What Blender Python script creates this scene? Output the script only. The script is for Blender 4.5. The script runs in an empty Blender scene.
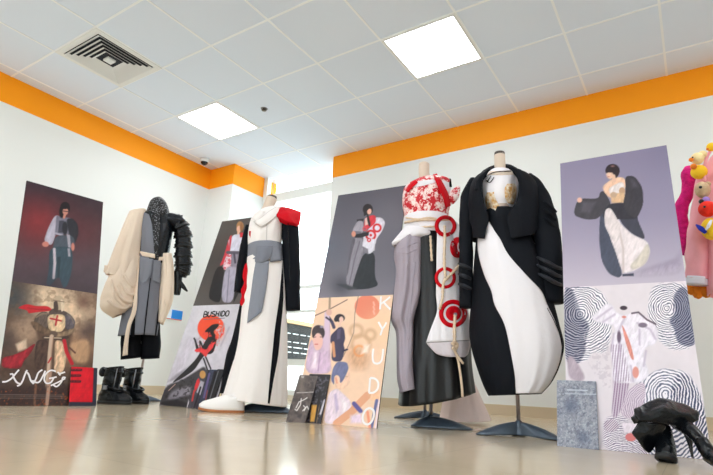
import bpy, math, random
import numpy as np
from mathutils import Matrix, Vector
random.seed(4)
rng = np.random.RandomState(7)
C = bpy.context.scene
COL = C.collection

# ------------------------------------------------------------------ camera, world, exposure
CAM = np.array([4.1325, -4.6196, 0.2038])
YAW, PITCH, ROLL, FPX, W, H = -0.585792, 0.278374, 0.044535, 509.18, 713.0, 475.0
fw = np.array([math.sin(YAW) * math.cos(PITCH), math.cos(YAW) * math.cos(PITCH), math.sin(PITCH)])
r0 = np.array([math.cos(YAW), -math.sin(YAW), 0.0]); u0 = np.cross(r0, fw)
rt = r0 * math.cos(ROLL) + u0 * math.sin(ROLL)
up = -r0 * math.sin(ROLL) + u0 * math.cos(ROLL)
cd = bpy.data.cameras.new('camera'); cam = bpy.data.objects.new('camera', cd); COL.objects.link(cam)
cd.sensor_width = 36; cd.lens = FPX / W * 36; cd.clip_start = 0.02
M = Matrix(((rt[0], up[0], -fw[0], CAM[0]), (rt[1], up[1], -fw[1], CAM[1]), (rt[2], up[2], -fw[2], CAM[2]), (0, 0, 0, 1)))
cam.matrix_world = M
C.camera = cam
C.view_settings.view_transform = 'Standard'
try: C.view_settings.look = 'None'
except Exception: pass
C.view_settings.gamma = 1
C.view_settings.use_curve_mapping = False
C.view_settings.exposure = 0.1
C.cycles.use_denoising = True
C.cycles.max_bounces = 10
C.cycles.diffuse_bounces = 6
C.cycles.sample_clamp_indirect = 6.0
wd = bpy.data.worlds.new('world'); C.world = wd; wd.use_nodes = True
bg = wd.node_tree.nodes['Background']; bg.inputs[0].default_value = (0.88, 0.95, 1.0, 1); bg.inputs[1].default_value = 4.5
PANEL = 15.0        # radiance of a lit ceiling panel

# ------------------------------------------------------------------ helpers
def lin(c):
    c = np.asarray(c, float) / 255.0
    return np.where(c <= 0.04045, c / 12.92, ((c + 0.055) / 1.055) ** 2.4)

MATS = {}
def mat(name, rgb, rough=0.6, metal=0.0, spec=0.5, bump=None, var=None, sheen=0.0, coat=0.0, emit=None):
    """bump=(noise scale, strength); var=(noise scale, other rgb, contrast)"""
    if name in MATS: return MATS[name]
    m = bpy.data.materials.new(name); m.use_nodes = True; nt = m.node_tree; N = nt.nodes; L = nt.links
    b = N['Principled BSDF']; c = tuple(lin(rgb)) + (1,)
    b.inputs['Base Color'].default_value = c
    b.inputs['Roughness'].default_value = rough; b.inputs['Metallic'].default_value = metal
    b.inputs['Specular IOR Level'].default_value = spec
    if sheen: b.inputs['Sheen Weight'].default_value = sheen
    if coat: b.inputs['Coat Weight'].default_value = coat; b.inputs['Coat Roughness'].default_value = 0.08
    if emit:
        b.inputs['Emission Color'].default_value = c; b.inputs['Emission Strength'].default_value = emit
    tc = N.new('ShaderNodeTexCoord')
    if var:
        n = N.new('ShaderNodeTexNoise'); n.inputs['Scale'].default_value = var[0]; n.inputs['Detail'].default_value = 4
        L.new(tc.outputs['Object'], n.inputs['Vector'])
        r = N.new('ShaderNodeValToRGB'); r.color_ramp.elements[0].position = 0.5 - var[2]; r.color_ramp.elements[1].position = 0.5 + var[2]
        r.color_ramp.elements[0].color = c; r.color_ramp.elements[1].color = tuple(lin(var[1])) + (1,)
        L.new(n.outputs['Fac'], r.inputs['Fac']); L.new(r.outputs['Color'], b.inputs['Base Color'])
    if bump:
        n = N.new('ShaderNodeTexNoise'); n.inputs['Scale'].default_value = bump[0]; n.inputs['Detail'].default_value = 3
        L.new(tc.outputs['Object'], n.inputs['Vector'])
        bp = N.new('ShaderNodeBump'); bp.inputs['Strength'].default_value = bump[1]; bp.inputs['Distance'].default_value = 0.01
        L.new(n.outputs['Fac'], bp.inputs['Height']); L.new(bp.outputs['Normal'], b.inputs['Normal'])
    MATS[name] = m
    return m

def obj(name, verts, faces, m, parent=None, smooth=True, solid=0.0):
    me = bpy.data.meshes.new(name)
    me.from_pydata([tuple(map(float, v)) for v in verts], [], faces)
    for mm in (m if isinstance(m, (list, tuple)) else [m]): me.materials.append(mm)
    if smooth: me.polygons.foreach_set('use_smooth', [True] * len(me.polygons))
    me.update()
    o = bpy.data.objects.new(name, me); COL.objects.link(o)
    if parent is not None: o.parent = parent
    if solid:
        s = o.modifiers.new('solid', 'SOLIDIFY'); s.thickness = solid; s.offset = 0
    return o

def thing(name, label, cat, loc=(0, 0, 0), rz=0.0, group=None):
    o = bpy.data.objects.new(name, None); COL.objects.link(o); o.empty_display_size = 0.1
    o.location = tuple(map(float, loc)); o.rotation_euler = (0, 0, rz)
    o['label'] = label; o['category'] = cat
    if group: o['group'] = group
    return o
def tag(o, label, cat, group=None):
    o['label'] = label; o['category'] = cat
    if group: o['group'] = group
    return o
def struct(o): o['kind'] = 'structure'; return o

def join(*parts):
    V, F = [], []
    for v, f in parts:
        k = len(V); V += list(v); F += [tuple(i + k for i in q) for q in f]
    return V, F
def box(x0, x1, y0, y1, z0, z1):
    v = [(x, y, z) for z in (z0, z1) for y in (y0, y1) for x in (x0, x1)]
    return v, [(0, 2, 3, 1), (4, 5, 7, 6), (0, 1, 5, 4), (2, 6, 7, 3), (0, 4, 6, 2), (1, 3, 7, 5)]
def prism(pts, y0, y1):
    """outline in x,z extruded along y"""
    n = len(pts); v = [(p[0], y0, p[1]) for p in pts] + [(p[0], y1, p[1]) for p in pts]
    return v, [tuple(range(n)), tuple(range(2 * n - 1, n - 1, -1))] + [(i, i + n, (i + 1) % n + n, (i + 1) % n) for i in range(n)]
def tube(path, rad, seg=14, squash=1.0, caps=True, wob=0.0, seed=0):
    """closed tube along 3-D points; rad per point; squash scales its depth (second) axis"""
    P = np.array(path, float); n = len(P); R = np.broadcast_to(np.array(rad, float), (n,))
    T = np.gradient(P, axis=0); T /= np.linalg.norm(T, axis=1)[:, None] + 1e-9
    V = []; F = []; rs = np.random.RandomState(seed)
    ref = np.array([0, 1.0, 0]) if abs(T[:, 1]).max() < 0.9 else np.array([1.0, 0, 0.2])
    for i in range(n):
        a = np.cross(ref, T[i]); a /= np.linalg.norm(a) + 1e-9; b = np.cross(T[i], a)
        for k in range(seg):
            t = 2 * math.pi * k / seg
            w = 1 + wob * (math.sin(3 * t + i * 1.3 + seed) * 0.6 + math.sin(5 * t - i * 0.9 + 2 * seed) * 0.4)
            V.append(P[i] + R[i] * w * (a * math.cos(t) + b * squash * math.sin(t)))
    for i in range(n - 1):
        for k in range(seg):
            F.append((i * seg + k, i * seg + (k + 1) % seg, (i + 1) * seg + (k + 1) % seg, (i + 1) * seg + k))
    if caps:
        F.append(tuple(range(seg - 1, -1, -1))); F.append(tuple((n - 1) * seg + k for k in range(seg)))
    return V, F
def ball(c, rx, ry=None, rz=None, n=14, m=9):
    ry = ry or rx; rz = rz or rx; V = []; F = []
    for i in range(m + 1):
        p = math.pi * i / m
        for k in range(n):
            t = 2 * math.pi * k / n
            V.append((c[0] + rx * math.sin(p) * math.cos(t), c[1] + ry * math.sin(p) * math.sin(t), c[2] + rz * math.cos(p)))
    for i in range(m):
        for k in range(n): F.append((i * n + k, (i + 1) * n + k, (i + 1) * n + (k + 1) % n, i * n + (k + 1) % n))
    return V, F
def resample(rows, per=6):
    """Catmull-Rom through rows"""
    A = np.array(rows, float); n = len(A)
    if n < 3: return np.array([A[0] + (A[-1] - A[0]) * t for t in np.linspace(0, 1, per + 1)])
    out = []
    for i in range(n - 1):
        p0, p1, p2, p3 = A[max(i - 1, 0)], A[i], A[i + 1], A[min(i + 2, n - 1)]
        for k in range(per):
            t = k / per
            out.append(0.5 * (2 * p1 + (p2 - p0) * t + (2 * p0 - 5 * p1 + 4 * p2 - p3) * t * t + (3 * p1 - p0 - 3 * p2 + p3) * t ** 3))
    out.append(A[-1])
    return np.array(out)
def ray(x, y): return rt * ((x - W / 2) / FPX) - up * ((y - H / 2) / FPX) + fw
def project(P):
    d = np.asarray(P) - CAM; z = d @ fw
    return W / 2 + FPX * (d @ rt) / z, H / 2 - FPX * (d @ up) / z

# ------------------------------------------------------------------ materials of the room
def wall_material():
    m = bpy.data.materials.new('painted wall'); m.use_nodes = True; N = m.node_tree.nodes; L = m.node_tree.links
    b = N['Principled BSDF']; b.inputs['Roughness'].default_value = 0.55; b.inputs['Specular IOR Level'].default_value = 0.3
    g = N.new('ShaderNodeNewGeometry'); s = N.new('ShaderNodeSeparateXYZ'); L.new(g.outputs['Position'], s.inputs[0])
    k = N.new('ShaderNodeMath'); k.operation = 'GREATER_THAN'; k.inputs[1].default_value = 2.455; L.new(s.outputs['Z'], k.inputs[0])
    mx = N.new('ShaderNodeMix'); mx.data_type = 'RGBA'; L.new(k.outputs[0], mx.inputs[0])
    mx.inputs[6].default_value = tuple(lin((229, 231, 229))) + (1,); mx.inputs[7].default_value = tuple(lin((255, 158, 6))) + (1,)
    L.new(mx.outputs[2], b.inputs['Base Color'])
    n = N.new('ShaderNodeTexNoise'); n.inputs['Scale'].default_value = 180
    bp = N.new('ShaderNodeBump'); bp.inputs['Strength'].default_value = 0.05; L.new(n.outputs['Fac'], bp.inputs['Height']); L.new(bp.outputs['Normal'], b.inputs['Normal'])
    return m
def floor_material():
    m = bpy.data.materials.new('polished porcelain tiles'); m.use_nodes = True; N = m.node_tree.nodes; L = m.node_tree.links
    b = N['Principled BSDF']; b.inputs['Roughness'].default_value = 0.15; b.inputs['Specular IOR Level'].default_value = 0.85
    tc = N.new('ShaderNodeTexCoord'); mp = N.new('ShaderNodeMapping'); mp.inputs['Location'].default_value = (0.18, 0.22, 0); L.new(tc.outputs['Object'], mp.inputs['Vector'])
    br = N.new('ShaderNodeTexBrick'); br.offset = 0; br.squash = 1
    br.inputs['Scale'].default_value = 1.0; br.inputs['Brick Width'].default_value = 0.6; br.inputs['Row Height'].default_value = 0.6
    br.inputs['Mortar Size'].default_value = 0.0016; br.inputs['Mortar Smooth'].default_value = 0.3
    br.inputs['Color1'].default_value = tuple(lin((212, 195, 168))) + (1,); br.inputs['Color2'].default_value = tuple(lin((207, 190, 163))) + (1,)
    br.inputs['Mortar'].default_value = tuple(lin((194, 179, 155))) + (1,)
    L.new(mp.outputs[0], br.inputs['Vector'])
    n = N.new('ShaderNodeTexNoise'); n.inputs['Scale'].default_value = 5; n.inputs['Detail'].default_value = 6; L.new(tc.outputs['Object'], n.inputs['Vector'])
    mx = N.new('ShaderNodeMix'); mx.data_type = 'RGBA'; mx.blend_type = 'MULTIPLY'; mx.inputs[0].default_value = 0.14
    L.new(br.outputs['Color'], mx.inputs[6]); L.new(n.outputs['Fac'], mx.inputs[7]); L.new(mx.outputs[2], b.inputs['Base Color'])
    n2 = N.new('ShaderNodeTexNoise'); n2.inputs['Scale'].default_value = 2.2; L.new(tc.outputs['Object'], n2.inputs['Vector'])
    bp = N.new('ShaderNodeBump'); bp.inputs['Strength'].default_value = 0.05; bp.inputs['Distance'].default_value = 0.05
    L.new(n2.outputs['Fac'], bp.inputs['Height']); L.new(bp.outputs['Normal'], b.inputs['Normal'])
    return m
wallm = wall_material(); floorm = floor_material()
ceilm = mat('ceiling tile', (222, 232, 246), 0.8, bump=(300, 0.05))
tbar = mat('white ceiling bar', (240, 244, 248), 0.5)
skirtm = mat('beige tile skirting', (205, 187, 158), 0.35)
whitef = mat('white window frame', (236, 240, 238), 0.35)
def emission(name, rgb, s):
    m = bpy.data.materials.new(name); m.use_nodes = True; nt = m.node_tree
    e = nt.nodes.new('ShaderNodeEmission'); e.inputs[0].default_value = tuple(rgb) + (1,); e.inputs[1].default_value = s
    nt.links.new(e.outputs[0], nt.nodes['Material Output'].inputs[0]); return m
panelm = emission('lit diffuser', (0.965, 0.985, 1.0), PANEL)
glass = bpy.data.materials.new('window glass'); glass.use_nodes = True
_n = glass.node_tree.nodes; _l = glass.node_tree.links
_t = _n.new('ShaderNodeBsdfTransparent'); _t.inputs[0].default_value = (0.96, 0.98, 0.97, 1)
_g = _n.new('ShaderNodeBsdfGlossy'); _g.inputs['Roughness'].default_value = 0.02; _x = _n.new('ShaderNodeMixShader'); _x.inputs[0].default_value = 0.06
_l.new(_t.outputs[0], _x.inputs[1]); _l.new(_g.outputs[0], _x.inputs[2]); _l.new(_x.outputs[0], _n['Material Output'].inputs[0])

# ------------------------------------------------------------------ the room
RX, RY = 7.2, -7.8
CH = 2.72
struct(obj('floor', *box(-0.94, RX, RY, 0.0, -0.1, 0), floorm, smooth=False))
struct(obj('ceiling', *box(-0.94, RX, RY, 0.1, CH, CH + 0.1), ceilm, smooth=False))
bars = []
for i in range(-1, 13):
    bars.append(box(0.6 * i - 0.008, 0.6 * i + 0.008, RY, -0.26 if i > 1 else (-0.15 if i >= 0 else -0.66), CH - 0.004, CH + 0.01))
for j in range(1, 13):
    bars.append(box(-0.74, RX, -0.6 * j - 0.008, -0.6 * j + 0.008, CH - 0.0035, CH + 0.01))
struct(obj('trim_1', *join(*bars), tbar, smooth=False))
struct(obj('wall_left', *box(-0.94, -0.74, RY, -0.665, 0, CH), wallm, smooth=False))
struct(obj('wall_pier', *box(-0.94, -0.32, -0.665, 0.1, 0, CH), wallm, smooth=False))
struct(obj('wall_back', *box(0.87, RX, -0.26, -0.02, 0, CH), wallm, smooth=False))
struct(obj('wall_right', *box(RX, RX + 0.2, RY, -0.02, 0, CH), wallm, smooth=False))
fx = (-0.94, 0.3, 2.3, 2.6, 4.6, 4.9, 6.9, RX + 0.2)
struct(obj('wall_front', *join(box(-0.94, RX + 0.2, RY - 0.2, RY, 0, 0.3), box(-0.94, RX + 0.2, RY - 0.2, RY, 2.5, CH), *[box(fx[i], fx[i + 1], RY - 0.2, RY, 0.3, 2.5) for i in (0, 2, 4, 6)]), wallm, smooth=False))
for q in range(3):  # windows added in the unseen front wall to let daylight into the room
    x0, x1 = fx[1 + 2 * q], fx[2 + 2 * q]; added_win = struct(bpy.data.objects.new('window_%d' % (q + 2), None)); COL.objects.link(added_win); added_win.location = (x0, RY - 0.1, 0.3)
    obj('window_frame', *join(box(0, 0.05, -0.03, 0.03, 0, 2.2), box(1.95, 2.0, -0.03, 0.03, 0, 2.2), box(0.97, 1.03, -0.03, 0.03, 0, 2.2), box(0.05, 1.95, -0.03, 0.03, 0, 0.05), box(0.05, 1.95, -0.03, 0.03, 2.15, 2.2)), whitef, added_win, smooth=False)
    for a in (0.05, 1.03): obj('window_pane', *box(a, a + 0.92, -0.003, 0.003, 0.05, 2.15), glass, added_win, smooth=False)
struct(obj('baseboard_left', *join(box(-0.74, -0.726, RY, -0.665, 0, 0.085), box(-0.74, -0.306, -0.679, -0.665, 0, 0.085), box(-0.32, -0.306, -0.665, -0.14, 0, 0.085)), skirtm, smooth=False))
struct(obj('baseboard_back', *box(0.87, RX, -0.274, -0.26, 0, 0.085), skirtm, smooth=False))

# window: a head band, transoms and side posts
win = struct(bpy.data.objects.new('window_1', None)); COL.objects.link(win); win.location = (0.27, -0.1, 0)
def wbox(x0, x1, z0, z1, y0=-0.035, y1=0.035): return box(x0 - 0.27, x1 - 0.27, y0, y1, z0, z1)
obj('window_frame', *join(wbox(-0.32, -0.26, 0.05, CH), wbox(0.79, 0.87, 0.05, CH), wbox(-0.26, 0.79, 2.36, 2.475, -0.03, 0.05),
    wbox(-0.26, 0.79, 1.225, 1.26, -0.02, 0.03), wbox(-0.26, 0.79, 0.945, 0.975, -0.02, 0.03), wbox(-0.26, 0.79, 0.36, 0.43), wbox(-0.26, 0.79, 0.05, 0.1)), whitef, win, smooth=False)
obj('blind_cord', *tube([(-0.14 - 0.27, -0.05, 2.66), (-0.14 - 0.27, -0.05, 2.30)], 0.004, 6), mat('cord', (190, 180, 165)), win)
for z0, z1 in ((0.1, 0.36), (0.43, 0.945), (0.975, 1.225), (1.26, 2.36), (2.475, CH)):
    obj('window_pane', *wbox(-0.26, 0.79, z0, z1, -0.003, 0.003), glass, win, smooth=False)
struct(obj('window_sill', *box(-0.32, 0.87, -0.26, 0.0, 0, 0.05), mat('sill stone', (214, 206, 190), 0.3), smooth=False))

# outside: paving and a counter
struct(obj('pavement', *box(-22, 26, -30, 24, -0.3, -0.12), mat('pale paving', (225, 224, 220), 0.8, var=(3, (212, 210, 205), 0.2)), smooth=False))
kc = thing('outdoor_counter', 'dark slatted counter with tan top standing outside the window', 'counter', (-1.5, 2.1, -0.12))
obj('counter_top', *box(-0.3, 0.34, -1.1, 1.3, 1.19, 1.25), mat('tan laminate', (196, 160, 112), 0.5), kc, smooth=False)
obj('counter_panel', *box(-0.26, 0.28, -1.05, 1.25, 0.57, 1.19), mat('dark green panel', (9, 15, 18), 0.5, spec=.2), kc, smooth=False)
obj('counter_plinth', *box(-0.25, 0.27, -1.05, 1.25, 0.0, 0.57), mat('white plinth', (235, 236, 234), 0.6), kc, smooth=False)
for z in (1.03, 0.90, 0.82, 0.74):
    y = -1.0; sl = []
    while y < 1.15:
        l = random.uniform(0.12, 0.24); sl.append(box(0.28, 0.288, y, min(y + l, 1.2), z, z + 0.013)); y += l + 0.06
    obj('slot_strip', *join(*sl), mat('white strip', (225, 235, 235), 0.5), kc, smooth=False)

# ceiling fittings
alum = mat('white metal', (228, 230, 230), 0.4)
def light(i, j, label):
    t = thing('ceiling_light', label, 'ceiling light', (0.6 * i + 0.3, -0.6 * j + 0.3 - 0.6, CH), 0, 'square ceiling panels')
    r = 0.296; f = 0.02
    obj('light_frame', *join(box(-r, r, -r, -r + f, -0.008, 0.004), box(-r, r, r - f, r, -0.008, 0.004), box(-r, -r + f, -r + f, r - f, -0.008, 0.004), box(r - f, r, -r + f, r - f, -0.008, 0.004)), alum, t, smooth=False)
    obj('diffuser', *box(-r + f, r - f, -r + f, r - f, -0.006, 0.002), panelm, t, smooth=False)
light(0, 2, 'square lit ceiling panel nearer the corner, beside the sprinkler')
light(4, 2, 'square lit ceiling panel above the two right-hand dresses')
for i, j, w in ((8, 2, 'out to the right along the back wall'), (0, 6, 'by the left wall towards the viewer'), (4, 6, 'straight above the viewer'), (8, 6, 'to the right above the viewer'), (4, 10, 'behind the viewer in the middle'), (8, 10, 'behind the viewer to the right'), (0, 10, 'behind the viewer by the left wall')):
    light(i, j, 'added unseen lit ceiling panel ' + w)  # extra panels out of view, added to light the room
vt = thing('air_vent', 'square white ceiling air diffuser with dark nested slots', 'air vent', (0.3, -2.7, CH))
rs = lambda r, f, z0, z1: join(box(-r, r, -r, -r + f, z0, z1), box(-r, r, r - f, r, z0, z1), box(-r, -r + f, -r + f, r - f, z0, z1), box(r - f, r, -r + f, r - f, z0, z1))
obj('vent_frame', *rs(0.296, 0.045, -0.012, 0.004), alum, vt, smooth=False)
obj('vent_backing', *box(-0.255, 0.255, -0.255, 0.255, -0.002, 0.003), mat('vent dark', (20, 26, 38), 0.7), vt, smooth=False)
def louvre(r0_, r1_):
    v = [(-r0_, -r0_, -0.003), (r0_, -r0_, -0.003), (r0_, r0_, -0.003), (-r0_, r0_, -0.003), (-r1_, -r1_, -0.02), (r1_, -r1_, -0.02), (r1_, r1_, -0.02), (-r1_, r1_, -0.02)]
    return v, [(i, (i + 1) % 4, (i + 1) % 4 + 4, i + 4) for i in range(4)]
for r in (0.222, 0.186, 0.15, 0.114, 0.078):
    obj('louvre', *louvre(r, r + 0.024), alum, vt, smooth=False, solid=0.003)
obj('vent_centre', *box(-0.035, 0.035, -0.035, 0.035, -0.018, 0.0), alum, vt, smooth=False)
sp = thing('sprinkler_head', 'small chrome sprinkler head in the ceiling', 'sprinkler', (0.903, -1.468, CH))
chrome = mat('chrome', (150, 150, 150), 0.25, 1.0)
obj('escutcheon', *tube([(0, 0, 0), (0, 0, -0.008)], [0.034, 0.028], 20), chrome, sp)
obj('sprinkler_body', *tube([(0, 0, -0.004), (0, 0, -0.014), (0, 0, -0.015), (0, 0, -0.019)], [0.012, 0.01, 0.024, 0.024], 14), mat('dark chrome', (70, 66, 62), 0.35, 0.8), sp)
dm = thing('security_camera', 'small white dome camera with dark lens in the corner', 'camera', (-0.56, -0.93, CH))
obj('camera_mount', *tube([(0, 0, 0), (0, 0, -0.03), (0, 0, -0.04)], [0.055, 0.055, 0.047], 20), alum, dm)
obj('dome', *ball((0, 0, -0.038), 0.043, 0.043, 0.04), mat('smoked dome', (18, 22, 28), 0.1), dm)
sg = thing('wall_sign', 'small blue and white notice fixed low on the left wall', 'sign', (-0.736, -0.93, 0.80))
obj('sign_plate', *box(-0.004, 0.006, -0.115, 0.115, 0, 0.108), mat('notice white', (225, 236, 246), 0.4), sg, smooth=False)
obj('blue_field', *box(0.006, 0.008, -0.03, 0.115, 0.01, 0.108), mat('notice blue', (20, 135, 225), 0.4), sg, smooth=False)
obj('red_edge', *box(0.006, 0.008, -0.115, 0.115, 0.0, 0.008), mat('notice red', (225, 110, 90), 0.4), sg, smooth=False)

# ------------------------------------------------------------------ printed boards
def print_material():
    m = bpy.data.materials.new('printed photo paper'); m.use_nodes = True; N = m.node_tree.nodes
    b = N['Principled BSDF']; b.inputs['Roughness'].default_value = 0.42; b.inputs['Specular IOR Level'].default_value = 0.35
    a = N.new('ShaderNodeVertexColor'); a.layer_name = 'ink'
    m.node_tree.links.new(a.outputs['Color'], b.inputs['Base Color']); return m
printm = print_material()
boardm = mat('foam board edge', (48, 46, 50), 0.6); strutm = mat('grey card strut', (150, 150, 152), 0.7)

def vnoise(x, y, seed=0):
    rs_ = np.random.RandomState(seed); g = rs_.rand(64, 64)
    xi = np.floor(x).astype(int); yi = np.floor(y).astype(int); fx = x - xi; fy = y - yi
    fx = fx * fx * (3 - 2 * fx); fy = fy * fy * (3 - 2 * fy)
    a = g[yi % 64, xi % 64]; b = g[yi % 64, (xi + 1) % 64]; c = g[(yi + 1) % 64, xi % 64]; d = g[(yi + 1) % 64, (xi + 1) % 64]
    return (a * (1 - fx) + b * fx) * (1 - fy) + (c * (1 - fx) + d * fx) * fy
def fbm(x, y, seed=0): return (vnoise(x, y, seed) * 0.5 + vnoise(x * 2.1, y * 2.1, seed + 1) * 0.3 + vnoise(x * 4.3, y * 4.3, seed + 2) * 0.2)

class Ink:
    """soft-edged artwork sampled on the vertices of a print; origin and scale as measured on the artwork"""
    def __init__(s, x, y): s.x, s.y = x, y; s.c = np.zeros((len(x), 3)); s.o = (0, 0, 1.0)
    def at(s, ox, oy, f): s.o = (ox, oy, f); return s
    def P(s, pts): p = np.array(pts, float); return p / s.o[2] + np.array(s.o[:2])
    def put(s, col, a): a = np.clip(a, 0, 1)[:, None]; s.c = s.c * (1 - a) + np.array(col, float) * a
    def fill(s, col): s.c[:] = col
    def grad(s, stops, horiz=False):
        t = s.x if horiz else s.y; k = np.array([q[0] for q in stops])
        for i in range(3): s.c[:, i] = np.interp(t, k, [q[1][i] for q in stops])
    def sd_seg(s, P, closed):
        d = np.full(len(s.x), 1e9); n = len(P)
        for i in range(n if closed else n - 1):
            a = P[i]; b = P[(i + 1) % n]; e = b - a; wx = s.x - a[0]; wy = s.y - a[1]
            t = np.clip((wx * e[0] + wy * e[1]) / (e @ e + 1e-9), 0, 1)
            d = np.minimum(d, np.hypot(wx - e[0] * t, wy - e[1] * t))
        return d
    def poly(s, col, pts, soft=0.7, a=1.0, sm=True, tex=.11):
        P = s.P(pts)
        if sm and len(P) > 4:
            for _ in range(2): Q = np.roll(P, -1, 0); P = np.stack([P * .8 + Q * .2, P * .2 + Q * .8], 1).reshape(-1, 2)
        d = s.sd_seg(P, True); ins = np.zeros(len(s.x), bool); n = len(P)
        for i in range(n):
            p, q = P[i], P[(i + 1) % n]
            c = (p[1] > s.y) != (q[1] > s.y)
            with np.errstate(divide='ignore', invalid='ignore'):
                xx = (q[0] - p[0]) * (s.y - p[1]) / (q[1] - p[1] + 1e-12) + p[0]
            ins ^= c & (s.x < xx)
        al = a * (0.5 + np.where(ins, d, -d) / soft)
        if tex:  # printed cloth has its own streaks and folds
            q = fbm((s.x + s.y * .35) / 1.9 + P[0, 0], (s.y - s.x * .2) / 5.5, 33) - .5; e = np.clip(d / 2.2, 0, 1) - .6
            al = np.clip(al, 0, 1)[:, None]; s.c = s.c * (1 - al) + np.clip(np.array(col, float)[None] * (1 + 2 * tex * q + tex * .5 * e)[:, None], 0, 255) * al
        else: s.put(col, al)
    def ell(s, col, cx, cy, rx, ry, soft=0.7, a=1.0):
        p = s.P([(cx, cy)])[0]; rx /= s.o[2]; ry /= s.o[2]
        d = (1 - np.hypot((s.x - p[0]) / rx, (s.y - p[1]) / ry)) * min(rx, ry)
        s.put(col, a * (0.5 + d / soft))
    def ring(s, col, cx, cy, r, w, soft=0.7, a=1.0):
        p = s.P([(cx, cy)])[0]; d = np.abs(np.hypot(s.x - p[0], s.y - p[1]) - r / s.o[2])
        s.put(col, a * (0.5 + (w / s.o[2] / 2 - d) / soft))
    def line(s, col, pts, w, soft=0.6, a=1.0):
        s.put(col, a * (0.5 + (w / s.o[2] / 2 - s.sd_seg(s.P(pts), False)) / soft))
    def glow(s, col, cx, cy, r, a=1.0):
        p = s.P([(cx, cy)])[0]; s.put(col, a * np.exp(-((s.x - p[0]) ** 2 + (s.y - p[1]) ** 2) / (r / s.o[2]) ** 2))
    def mottle(s, amp, scale, seed=0): s.c *= (1 + amp * (fbm(s.x / scale, s.y / scale, seed) - 0.5))[:, None]
    def blotch(s, col, scale, thr, a, seed, mask=None):
        k = np.clip((fbm(s.x / scale, s.y / scale, seed) - thr) * 8, 0, 1) * a
        s.put(col, k if mask is None else k * mask)
    def zone(s, pts, soft=2.0):
        keep = s.c.copy(); s.c = np.zeros_like(s.c); s.poly((1, 1, 1), pts, soft, tex=0); z = s.c[:, 0]; s.c = keep; return z

class Board:
    def __init__(s, t, X, Y, yaw, lean, w, h):
        s.t = t; s.X, s.Y, s.yaw, s.lean, s.w, s.h = X, Y, yaw, lean, w, h
        s.cx = X + math.cos(yaw) * w / 2; s.cy = Y + math.sin(yaw) * w / 2
        t.location = (s.cx, s.cy, 0); t.rotation_euler = (0, 0, yaw)
    def loc(s, u, v, off=0.0):
        u = np.asarray(u, float); v = np.asarray(v, float)
        return np.stack([u - s.w / 2, v * math.sin(s.lean) - off * math.cos(s.lean), v * math.cos(s.lean) + off * math.sin(s.lean) + 0 * u], -1)
    def world(s, L):
        c, n = math.cos(s.yaw), math.sin(s.yaw)
        return np.stack([s.cx + c * L[..., 0] - n * L[..., 1], s.cy + n * L[..., 0] + c * L[..., 1], L[..., 2]], -1)
    def uv(s, px, py):
        """where on the board a point of the artwork lies"""
        d = ray(px, py); c, n = math.cos(s.yaw), math.sin(s.yaw)
        a = np.array([c, n, 0]); bk = np.array([-n, c, 0]); upv = bk * math.sin(s.lean) + np.array([0, 0, math.cos(s.lean)]); nf = -bk * math.cos(s.lean) + np.array([0, 0, math.sin(s.lean)])
        B = np.array([s.X, s.Y, 0]); t = ((B - CAM) @ nf) / (d @ nf); P = CAM + d * t - B
        return P @ a, P @ upv
    def slab(s, thick=0.008, strut=True):
        V = []
        for off in (0, -thick):
            V += list(s.loc([0, s.w, s.w, 0], [0, 0, s.h, s.h], off))
        o = obj('board_panel', V, [(0, 1, 2, 3), (7, 6, 5, 4), (0, 4, 5, 1), (1, 5, 6, 2), (2, 6, 7, 3), (3, 7, 4, 0)], boardm, s.t, smooth=False)
        if strut:
            hv = s.h * 0.6; y0, z0 = hv * math.sin(s.lean) + thick, hv * math.cos(s.lean); y1 = y0 + 0.16
            k = 0.05
            v = [(-k, y0, z0), (k, y0, z0), (k, y1, 0), (-k, y1, 0), (-k, y0 + 0.006, z0), (k, y0 + 0.006, z0), (k, y1 + 0.006, 0), (-k, y1 + 0.006, 0)]
            obj('back_strut', v, [(0, 1, 2, 3), (7, 6, 5, 4), (0, 4, 5, 1), (1, 5, 6, 2), (2, 6, 7, 3), (3, 7, 4, 0)], strutm, s.t, smooth=False)
        return o
    def print(s, name, v0, v1, paint, nu=130, nv=180, u0=0.0, u1=None, off=0.0012):
        u1 = s.w if u1 is None else u1
        U, V = np.meshgrid(np.linspace(u0, u1, nu), np.linspace(v0, v1, nv))
        L = s.loc(U.ravel(), V.ravel(), off); x, y = project(s.world(L))
        ink = Ink(x, y); paint(ink)
        F = [(j * nu + i, j * nu + i + 1, (j + 1) * nu + i + 1, (j + 1) * nu + i) for j in range(nv - 1) for i in range(nu - 1)]
        o = obj(name, L, F, printm, s.t, smooth=False)
        a = o.data.color_attributes.new('ink', 'FLOAT_COLOR', 'POINT')
        col = np.ones((len(L), 4)); col[:, :3] = lin(np.clip(ink.c, 0, 255)); a.data.foreach_set('color', col.ravel())
        return o
    def letters(s, name, strokes, wpx, m, off=0.0022):
        """flat lettering: strokes as polylines measured on the artwork"""
        V, F = [], []
        for st in strokes:
            P = resample(st, 5) if len(st) > 2 else np.array(st, float)
            uv = np.array([s.uv(*p) for p in P]); T = np.gradient(uv, axis=0); T /= np.linalg.norm(T, axis=1)[:, None] + 1e-9
            Nn = np.stack([-T[:, 1], T[:, 0]], 1); w = wpx * 0.5
            k = len(V); n = len(uv)
            for sgn in (1, -1):
                q = uv + Nn * w * sgn; V += list(s.loc(q[:, 0], q[:, 1], off))
            F += [(k + i, k + n + i, k + n + i + 1, k + i + 1) for i in range(n - 1)]
        return obj(name, V, F, m, s.t, smooth=False, solid=0.0006)

def tr(o, pts): return [(o[0] + p[0] / o[2], o[1] + p[1] / o[2]) for p in pts]
inkw = mat('white ink', (240, 236, 238), 0.5); inkk = mat('black ink', (22, 20, 24), 0.5)

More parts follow.
